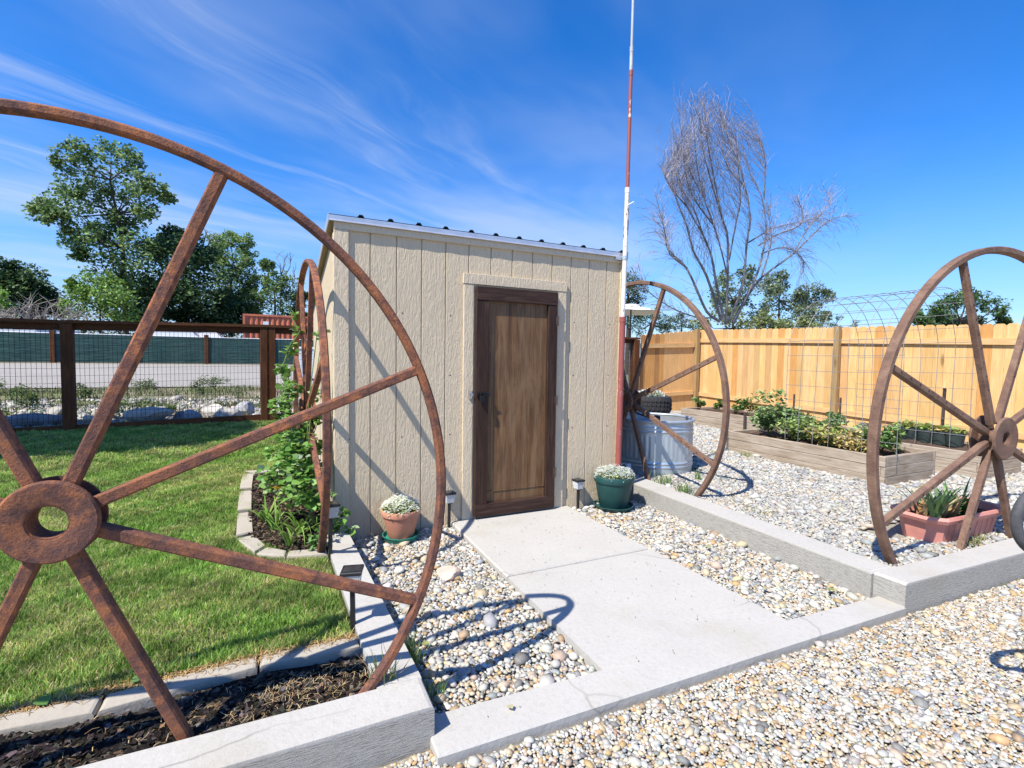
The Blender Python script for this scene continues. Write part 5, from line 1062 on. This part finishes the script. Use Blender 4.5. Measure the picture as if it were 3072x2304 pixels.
ltree('dark_tree', 'dark rounded tree at the left edge of the photo behind the brush pile', 40, [(40, 985), (40, 900)],
      [(10, 815, 40), (60, 835, 44), (105, 865, 42), (35, 885, 60), (140, 900, 30), (-30, 840, 60), (90, 920, 40), (165, 935, 18), (10, 870, 55), (70, 880, 50), (120, 900, 40), (30, 940, 50)], .20, DK, [3, 4, 3], 5.5, group=g1)
ltree('bright_bush', 'bright green bush at the left edge under the dark rounded tree', 33, [(5, 985), (5, 950)], [(0, 905, 36), (-30, 930, 40), (20, 945, 26)], .16, BR, None, 2.2, group=g1, tr=.08)
ltree('small_tree', 'small leafy tree with dead twigs at the top behind the red container', 37, [(825, 985), (825, 900), (820, 830)],
      [(798, 800, 20), (785, 850, 28), (825, 850, 34), (865, 865, 34), (760, 905, 30), (815, 915, 45), (870, 915, 40), (905, 895, 22), (755, 935, 26), (905, 930, 28)], .16, DK[1:]+MD+LT_[1:2], None, 4.0, group=g1, tr=.1)
def twigs(name, label, Yd, lines, mat, r0, cat='tree', group=None, n=0, ln=30):
    q = atY(*lines[0][0], Yd); e = empty(name, (q[0], Yd, float(tz(q[0], Yd))), label, cat, group); b = MB()
    for L in lines:
        pts = [atY(px, py, Yd+RNG.uniform(-.3, .3)) for px, py in L]; b.tube(pts, list(np.linspace(r0, r0*.3, len(pts))), 4)
        for k in range(n):
            i = RNG.integers(0, len(pts)-1); f = RNG.uniform(); p = pts[i]*(1-f)+pts[i+1]*f; d = np.array([RNG.normal(0, .7), RNG.normal(0, .5), RNG.uniform(.2, 1)]); d /= np.linalg.norm(d); l = ln*RNG.uniform(.4, 1.2)
            b.tube([p, p+d*l*.5+RNG.normal(0, .06*l, 3), p+d*l], [r0*.4, r0*.3, r0*.2], 3)
    b.build('branches', MT[mat], e, world=True); return e
twigs('dead_tree', 'bare dead twigs rising above the dense dark tree', 35.5, [[(612, 900), (612, 760), (600, 710), (590, 695)], [(612, 760), (635, 715), (642, 700)], [(608, 740), (618, 700), (615, 690)]], 'bark_grey', .05, 'dead tree', n=5, ln=.8)
twigs('dead_tree', 'bare dead top of the small tree behind the container', 36.5, [[(840, 930), (845, 850), (840, 790), (825, 770)], [(845, 850), (870, 800), (872, 780)], [(842, 830), (855, 790), (850, 770)], [(860, 880), (885, 840), (880, 800)]], 'bark_grey', .05, 'dead tree', n=7, ln=.8)
ln = []
for k in range(46):
    x = RNG.uniform(20, 270); y = 975; a = RNG.normal(0, 1.0); l = RNG.uniform(50, 110)*(1-abs(x-110)/260); ln.append([(x, y), (x+math.sin(a)*l*.6, y-abs(math.cos(a))*l*.55), (x+math.sin(a*1.35)*l*1.25, y-abs(math.cos(a*1.2))*l*.85)])
twigs('brush_pile', 'tangled pile of grey dead branches behind the fence at the left', 29, ln, 'dead_wood', .035, 'brush pile', n=4, ln=.9)
# right-hand side trees
g2 = 'trees behind the cedar fence'
PN = [(.06, .11, .06), (.085, .15, .08), (.12, .19, .11)]; SG = [(.13, .19, .10), (.19, .25, .14), (.26, .31, .19)]
ltree('pine_tree', 'blue-green pine tree beside the mast, inside the tank wheel', 17, [(1885, 1000), (1885, 900)], [(1885, 835, 26), (1895, 870, 26), (1905, 905, 26), (1880, 920, 30), (1870, 870, 30), (1890, 955, 28), (1915, 940, 14)], .16, PN, None, 1.6, group=g2, asp=.4)
ltree('pine_tree', 'low pine branches right of the mast under the umbrella side', 19, [(1955, 1000), (1955, 970)], [(1925, 960, 20), (1950, 945, 18), (1975, 965, 20), (1935, 985, 22), (1995, 985, 14), (1965, 985, 20)], .15, PN, None, 1.2, group=g2, asp=.4)
ltree('pine_tree', 'distant low pine between the umbrella and the bare birch', 26, [(2045, 1000), (2045, 970)], [(2030, 960, 14), (2050, 950, 12), (2065, 970, 16), (2025, 980, 18), (2095, 980, 14)], .20, PN, None, 1.0, group=g2, asp=.4)
ltree('green_bush', 'olive green bushes behind the trunk of the bare birch', 15, [(2180, 1010), (2180, 985)], [(2130, 965, 24), (2170, 950, 26), (2225, 950, 30), (2265, 955, 26), (2290, 970, 26), (2330, 975, 22), (2105, 985, 14), (2200, 975, 26), (2245, 980, 26), (2370, 985, 18), (2310, 985, 24), (2345, 980, 22), (2400, 980, 22), (2430, 985, 20), (2465, 985, 18), (2300, 955, 16), (2410, 965, 14)], .14, [(.17, .21, .08), (.22, .27, .10), (.27, .29, .14)], None, 1.5, group=g2, tr=.08)
ltree('poplar_tree', 'grey-green upright tree directly behind the bare birch', 24, [(2200, 1010), (2200, 900)], [(2190, 835, 26), (2225, 820, 22), (2170, 870, 30), (2220, 865, 30), (2150, 900, 20), (2200, 910, 36), (2240, 900, 24)], .19, SG, None, 2.2, group=g2)
ltree('poplar_tree', 'tall grey-green tree right of the bare birch', 23, [(2335, 1010), (2338, 900)], [(2355, 825, 18), (2335, 845, 26), (2370, 855, 24), (2315, 875, 26), (2350, 890, 34), (2390, 895, 24), (2310, 925, 32), (2360, 940, 40), (2400, 940, 28)], .18, SG, None, 2.4, group=g2)
ltree('poplar_tree', 'grey-green tree behind the left end of the wire arch', 22, [(2440, 1010), (2440, 920)], [(2425, 875, 22), (2465, 872, 24), (2480, 890, 18), (2430, 910, 30), (2470, 915, 30), (2400, 940, 26), (2450, 955, 34), (2490, 950, 14)], .17, SG, None, 2.4, group=g2)
ltree('small_conifer', 'tiny distant conifer at the right of the grey-green trees', 30, [(2505, 1000), (2505, 975)], [(2505, 955, 9), (2503, 968, 12), (2508, 980, 14), (2565, 970, 10), (2570, 980, 9)], .2, PN, None, .6, group=g2, asp=.4)
ltree('round_tree', 'broad round-topped green tree behind the right-hand wheel', 9.5, [(2880, 1010), (2880, 960)], [(2800, 930, 24), (2840, 905, 24), (2885, 895, 26), (2925, 905, 26), (2960, 925, 26), (2985, 945, 18), (2760, 950, 18), (2830, 950, 28), (2890, 935, 34), (2940, 955, 26), (2740, 962, 12), (2990, 965, 14), (2780, 970, 22), (2850, 970, 26), (2910, 970, 26), (2960, 968, 22), (2820, 955, 24)], .15, DK[1:]+MD[:2], None, 2.6, group=g2, asp=.5)
# bare birch
Yb = 9.0
def zb_(zx, zy, dj=0): return atY(1850+zx/2.0736, 250+zy/2.0736, Yb+dj)
bt = empty('bare_birch', (float(zb_(690, 1500)[0]), Yb, float(tz(15, Yb))-.1), 'tall leafless birch with many fine grey twigs standing behind the cedar fence', 'tree')
limbs = [[(680, 1500), (690, 1200), (690, 960), (660, 850), (600, 650), (535, 400), (512, 150)], [(670, 1480), (620, 1250), (590, 1080), (540, 950), (430, 750), (370, 560), (345, 430)], [(700, 1480), (785, 1250), (808, 1000), (830, 850), (800, 650), (700, 540), (640, 360)],
         [(720, 1490), (860, 1220), (910, 1050), (930, 900), (900, 700), (830, 560), (775, 370)], [(730, 1490), (800, 1350), (900, 1210), (1100, 1060), (1230, 930), (1330, 850), (1440, 820)], [(650, 1470), (560, 1200), (480, 1050), (430, 870), (360, 690), (335, 480)],
         [(640, 1480), (560, 1420), (480, 1240), (420, 1130), (330, 1040), (290, 880), (240, 690)], [(685, 1180), (640, 1000), (600, 880), (540, 700), (495, 480), (480, 230)], [(700, 1100), (740, 880), (770, 740), (760, 560), (735, 290)], [(880, 1010), (1000, 940), (1130, 890), (1160, 820), (1120, 700)],
         [(820, 990), (980, 900), (1150, 860), (1260, 830)], [(900, 1060), (1040, 1020), (1150, 1080), (1165, 1180)], [(600, 1460), (480, 1450), (330, 1390), (170, 1270), (90, 1140)], [(915, 720), (925, 560), (915, 420), (870, 330)], [(440, 1150), (330, 1060), (300, 940), (280, 820)],
         [(600, 880), (470, 700), (420, 500), (440, 300)], [(660, 860), (600, 560), (560, 330), (545, 130)], [(540, 950), (480, 780), (400, 640), (380, 470)], [(900, 1200), (960, 1000), (950, 860), (945, 760)], [(1100, 1060), (1190, 900), (1290, 790), (1330, 740), (1310, 680)], [(640, 1000), (560, 760), (460, 560), (400, 420)], [(800, 650), (760, 500), (690, 330), (660, 230)], [(430, 760), (330, 640), (300, 560)]]
bb = MB(); tb_ = MB()
def interp(L, t):
    L = np.array(L, float); t = t*(len(L)-1); i = min(int(t), len(L)-2); return L[i]*(1-(t-i))+L[i+1]*(t-i), (L[i+1]-L[i])/(np.linalg.norm(L[i+1]-L[i])+1e-6)
for li, L in enumerate(limbs):
    dj = RNG.uniform(-1.2, 1.2); m = len(L); pts = [zb_(x, y, dj*i/(m-1)) for i, (x, y) in enumerate(L)]
    # smooth the polyline
    fine = []
    for k in range(3*(m-1)+1):
        t = k/3; i = min(int(t), m-2); f = t-i; p0 = pts[max(i-1, 0)]; p1 = pts[i]; p2 = pts[i+1]; p3 = pts[min(i+2, m-1)]
        fine.append(.5*((2*p1)+(-p0+p2)*f+(2*p0-5*p1+4*p2-p3)*f*f+(-p0+3*p1-3*p2+p3)*f**3))
    big = li < 7; r0 = .054 if big else .030; bb.tube(fine, list(np.linspace(r0, .010, len(fine))), 6)
    up = li in (0, 1, 2, 5, 7, 8, 15, 16, 17, 20, 21, 22); nt = 70 if up else (74 if li in (3, 4, 13) else 66)
    for k in range(nt):
        t = RNG.uniform(.20, 1.0); p, d = interp(L, t); dd = dj*t+RNG.uniform(-1.1, 1.1); p = p+RNG.normal(0, 4, 2)
        side = RNG.choice([-1, 1]); ang = math.atan2(d[1], d[0])+side*RNG.uniform(.2, 1.0); v = np.array([math.cos(ang), math.sin(ang)])
        if up or (li in (3, 13) and p[1] < 800):
            # long whips that fan out, then bow in and up towards the pointed top
            l = RNG.uniform(110, 330)*min(1, (p[1]-60)/420+.25); tgt = np.array([520+RNG.normal(0, 75)+(p[0]-520)*.45, p[1]-l]); w_ = tgt-p; w_ /= np.linalg.norm(w_)
            b1 = v*.6+w_*.5; b1 /= np.linalg.norm(b1); q = [p, p+b1*l*.28, p+b1*l*.34+w_*l*.28, p+b1*l*.32+w_*l*.58+RNG.normal(0, 5, 2), p+b1*l*.26+w_*l*.86+RNG.normal(0, 9, 2)]
        else:
            l = RNG.uniform(60, 190); bend = RNG.normal(0, .35); nrm = np.array([-v[1], v[0]]); q = [p, p+v*l*.3+nrm*bend*l*.15, p+v*l*.58+nrm*bend*l*.4, p+v*l*.82+nrm*bend*l*.75+np.array([0, 6]), p+v*l*.97+nrm*bend*l*1.1+np.array([0, 16])]
        w = [zb_(a, c, dd+i*RNG.uniform(-.1, .15)) for i, (a, c) in enumerate(q)]; tb_.tube(w, [.0075, .006, .005, .004, .0025], 3)
        for s_ in range(1):
            i = RNG.integers(0, 4); f = RNG.uniform(); p2 = q[i]*(1-f)+q[i+1]*f; v3 = (q[i+1]-q[i]); a2 = math.atan2(v3[1], v3[0])+RNG.choice([-1, 1])*RNG.uniform(.2, .7); l2 = l*RNG.uniform(.15, .4)
            tb_.tube([zb_(*p2, dd), zb_(*(p2+np.array([math.cos(a2), math.sin(a2)])*l2*.5), dd), zb_(*(p2+np.array([math.cos(a2+.15), math.sin(a2+.15)])*l2), dd)], [.006, .005, .003], 3)
bb.build('trunk', MT['bark_grey'], bt, world=True, auto=1.2); tb_.build('twigs', MT['birch_twig'], bt, world=True)
bt['kind'] = bt.get('kind', '') or ''; del bt['kind']
# a leafy tree just outside the left edge: its shade falls on the fence and the far lawn
def shadetree():
    e = empty('shade_tree', (-7.4, 1.4, .15), 'leafy tree just outside the left edge whose shade darkens the fence', 'tree'); b = MB(); b.tube([(-7.4, 1.4, .1), (-7.3, 1.6, 2.0), (-6.4, 2.3, 3.6)], [.15, .11, .05], 8)
    Ps = []
    for c, r in (((-4.55, 2.55, 5.0), .95), ((-5.6, 2.6, 4.9), 1.1), ((-6.8, 2.4, 4.9), 1.2), ((-8.1, 2.2, 4.9), 1.2), ((-5.6, 2.7, 6.0), .9), ((-6.3, 3.0, 6.1), 1.1), ((-7.4, 2.8, 6.1), 1.1), ((-4.0, 2.95, 5.0), .5), ((-6.0, 2.9, 6.9), .8), ((-6.6, 3.5, 5.6), .8), ((-7.4, 3.5, 5.6), 1.0), ((-8.4, 3.3, 5.6), 1.0)):
        Ps.append(ballpts(1100, c, r, (1, .95, .75), .1)); b.tube([(-6.7, 2.1, 3.2), c], [.06, .02], 5)
    b.build('trunk', MT['bark_dark'], e, world=True); leaves('crown', np.concatenate(Ps), .20, MD, None, e, tilt=1.4)
shadetree()
# dry scrub filling the ground behind the screened fence
N = 60000; P = np.stack([RNG.uniform(-48, 14, N), RNG.uniform(31.5, 46, N), np.zeros(N)], -1); hh_ = 1.5+.7*fbm(P[:, 0]*.35, P[:, 1]*.5, 41); P[:, 2] = tz(P[:, 0], P[:, 1])+hh_*RNG.uniform(0, 1, N)**.8
tag(leaves('dry_scrub', P, .24, [(.16, .135, .09), (.20, .17, .12), (.07, .10, .035), (.10, .13, .05), (.13, .11, .075)], None, None, tilt=1.4, asp=.5), kind='stuff')
# far ridge on the horizon
V, F = grid(np.linspace(-900, 1500, 60), np.array([900., 1000., 1100.]), lambda x, y: np.where(y == 1000, 1.4+7*(.6+.4*np.sin(x*.011)+.25*np.sin(x*.037)), -5))
tag(np_mesh('hills', V, F4=F, mat=plain('far_hill', (.10, .14, .19), .95, .1, .02).m, smooth=True), kind='structure')
# ------------------------------------------------------------------ sky, sun, render
A_, B_ = .72, .29
sd = Vector((A_, B_, -1)).normalized(); elev = math.asin(-sd.z); azim = math.atan2(-sd.x, -sd.y)
su = bpy.data.lights.new('sun', 'SUN'); su.energy = SUN; su.angle = math.radians(.53); su.color = (1, .945, .85)
so = bpy.data.objects.new('sun', su); COL.objects.link(so); so.rotation_euler = sd.to_track_quat('-Z', 'Y').to_euler(); so.location = (-6, -4, 9)
W = bpy.data.worlds.new('World'); S.world = W; W.use_nodes = True; t = W.node_tree; N_ = t.nodes; N_.clear(); Lk = t.links.new
out = N_.new('ShaderNodeOutputWorld'); bg = N_.new('ShaderNodeBackground'); Lk(bg.outputs[0], out.inputs[0]); bg.inputs['Strength'].default_value = SKY
sk = N_.new('ShaderNodeTexSky'); sk.sky_type = 'NISHITA'; sk.sun_disc = False; sk.sun_elevation = elev; sk.sun_rotation = azim; sk.altitude = 800; sk.air_density = 1.0; sk.dust_density = .4; sk.ozone_density = 3.5
hs = N_.new('ShaderNodeHueSaturation'); hs.inputs['Saturation'].default_value = SAT; hs.inputs['Value'].default_value = 1.0; hs.inputs['Hue'].default_value = HUE; Lk(sk.outputs[0], hs.inputs['Color'])
tc = N_.new('ShaderNodeTexCoord'); sx = N_.new('ShaderNodeSeparateXYZ'); Lk(tc.outputs['Generated'], sx.inputs[0])
def mt(op, a, b=0., c=None):
    n = N_.new('ShaderNodeMath'); n.operation = op
    for i, v in enumerate((a, b, c)):
        if v is None: continue
        if hasattr(v, 'is_linked'): Lk(v, n.inputs[i])
        else: n.inputs[i].default_value = v
    return n.outputs[0]
zc_ = mt('ADD', mt('MAXIMUM', sx.outputs[2], .02), .03); px_ = mt('DIVIDE', sx.outputs[0], zc_); py_ = mt('DIVIDE', sx.outputs[1], zc_)
th = math.radians(31); u_ = mt('ADD', mt('MULTIPLY', px_, math.cos(th)), mt('MULTIPLY', py_, math.sin(th))); v_ = mt('ADD', mt('MULTIPLY', px_, -math.sin(th)), mt('MULTIPLY', py_, math.cos(th)))
def cmb(a, b, c=0.):
    n = N_.new('ShaderNodeCombineXYZ')
    for i, v in enumerate((a, b, c)):
        if hasattr(v, 'is_linked'): Lk(v, n.inputs[i])
        else: n.inputs[i].default_value = v
    return n.outputs[0]
def nz(vec, sc, det, ro, di=0):
    n = N_.new('ShaderNodeTexNoise'); n.inputs['Scale'].default_value = sc; n.inputs['Detail'].default_value = det; n.inputs['Roughness'].default_value = ro; n.inputs['Distortion'].default_value = di; Lk(vec, n.inputs['Vector']); return n.outputs['Fac']
def rmp(v, a, b):
    n = N_.new('ShaderNodeMapRange'); n.interpolation_type = 'SMOOTHSTEP'; n.inputs[1].default_value = a; n.inputs[2].default_value = b; Lk(v, n.inputs[0]); return n.outputs[0]
wrp = nz(cmb(mt('MULTIPLY', u_, .6), v_), .9, 3, .5); v2 = mt('ADD', v_, mt('MULTIPLY', mt('SUBTRACT', wrp, .5), .9))
streak = rmp(nz(cmb(mt('MULTIPLY', u_, .42), mt('MULTIPLY', v2, 2.3), 3.1), 1.25, 6, .6, .35), .47, .78)
fine = nz(cmb(mt('MULTIPLY', u_, 1.2), mt('MULTIPLY', v2, 8.), 1.), 2.2, 5, .65, .5)
soft = rmp(nz(cmb(mt('MULTIPLY', u_, .5), mt('MULTIPLY', v2, .9), 7.7), .9, 4, .55), .38, .75)
mask = rmp(v_, .75, 1.75); mask2 = rmp(v_, -.9, 2.0)
lowf = rmp(sx.outputs[2], .015, .20)
cl = mt('ADD', mt('MULTIPLY', mt('MULTIPLY', streak, mt('ADD', .45, mt('MULTIPLY', fine, 1.0))), mt('MULTIPLY', mask, .46)), mt('MULTIPLY', mt('MULTIPLY', soft, mask2), .48))
cl = mt('MULTIPLY', cl, mt('ADD', .35, mt('MULTIPLY', lowf, .65)))
# faint low haze-bank and small cumulus near the horizon
low = mt('MULTIPLY', rmp(nz(cmb(mt('MULTIPLY', px_, .05), mt('MULTIPLY', sx.outputs[2], 26.), 2.), 5.5, 5, .6, .4), .56, .74), rmp(mt('SUBTRACT', .16, sx.outputs[2]), 0., .10))
cl = mt('MINIMUM', mt('ADD', cl, mt('MULTIPLY', low, .6)), .85)
hz_ = rmp(mt('SUBTRACT', .34, sx.outputs[2]), 0., .40)
m0 = N_.new('ShaderNodeMix'); m0.data_type = 'RGBA'; Lk(mt('MULTIPLY', hz_, HZ), m0.inputs[0]); Lk(hs.outputs[0], m0.inputs[6]); m0.inputs[7].default_value = HZC+(1,)
m1 = N_.new('ShaderNodeMix'); m1.data_type = 'RGBA'; Lk(cl, m1.inputs[0]); Lk(m0.outputs[2], m1.inputs[6]); m1.inputs[7].default_value = CLC+(1,); Lk(m1.outputs[2], bg.inputs['Color'])
vs_ = S.view_settings; vs_.view_transform = 'Standard'; vs_.look = 'None'; vs_.gamma = 1; vs_.exposure = EXPO; vs_.use_curve_mapping = False
S.render.engine = 'CYCLES'; S.cycles.max_bounces = 6; S.cycles.diffuse_bounces = 3; S.cycles.glossy_bounces = 3; S.cycles.transmission_bounces = 5; S.cycles.transparent_max_bounces = 6; S.cycles.use_denoising = True
S.cycles.sample_clamp_indirect = 8; S.cycles.caustics_reflective = False; S.cycles.caustics_refractive = False
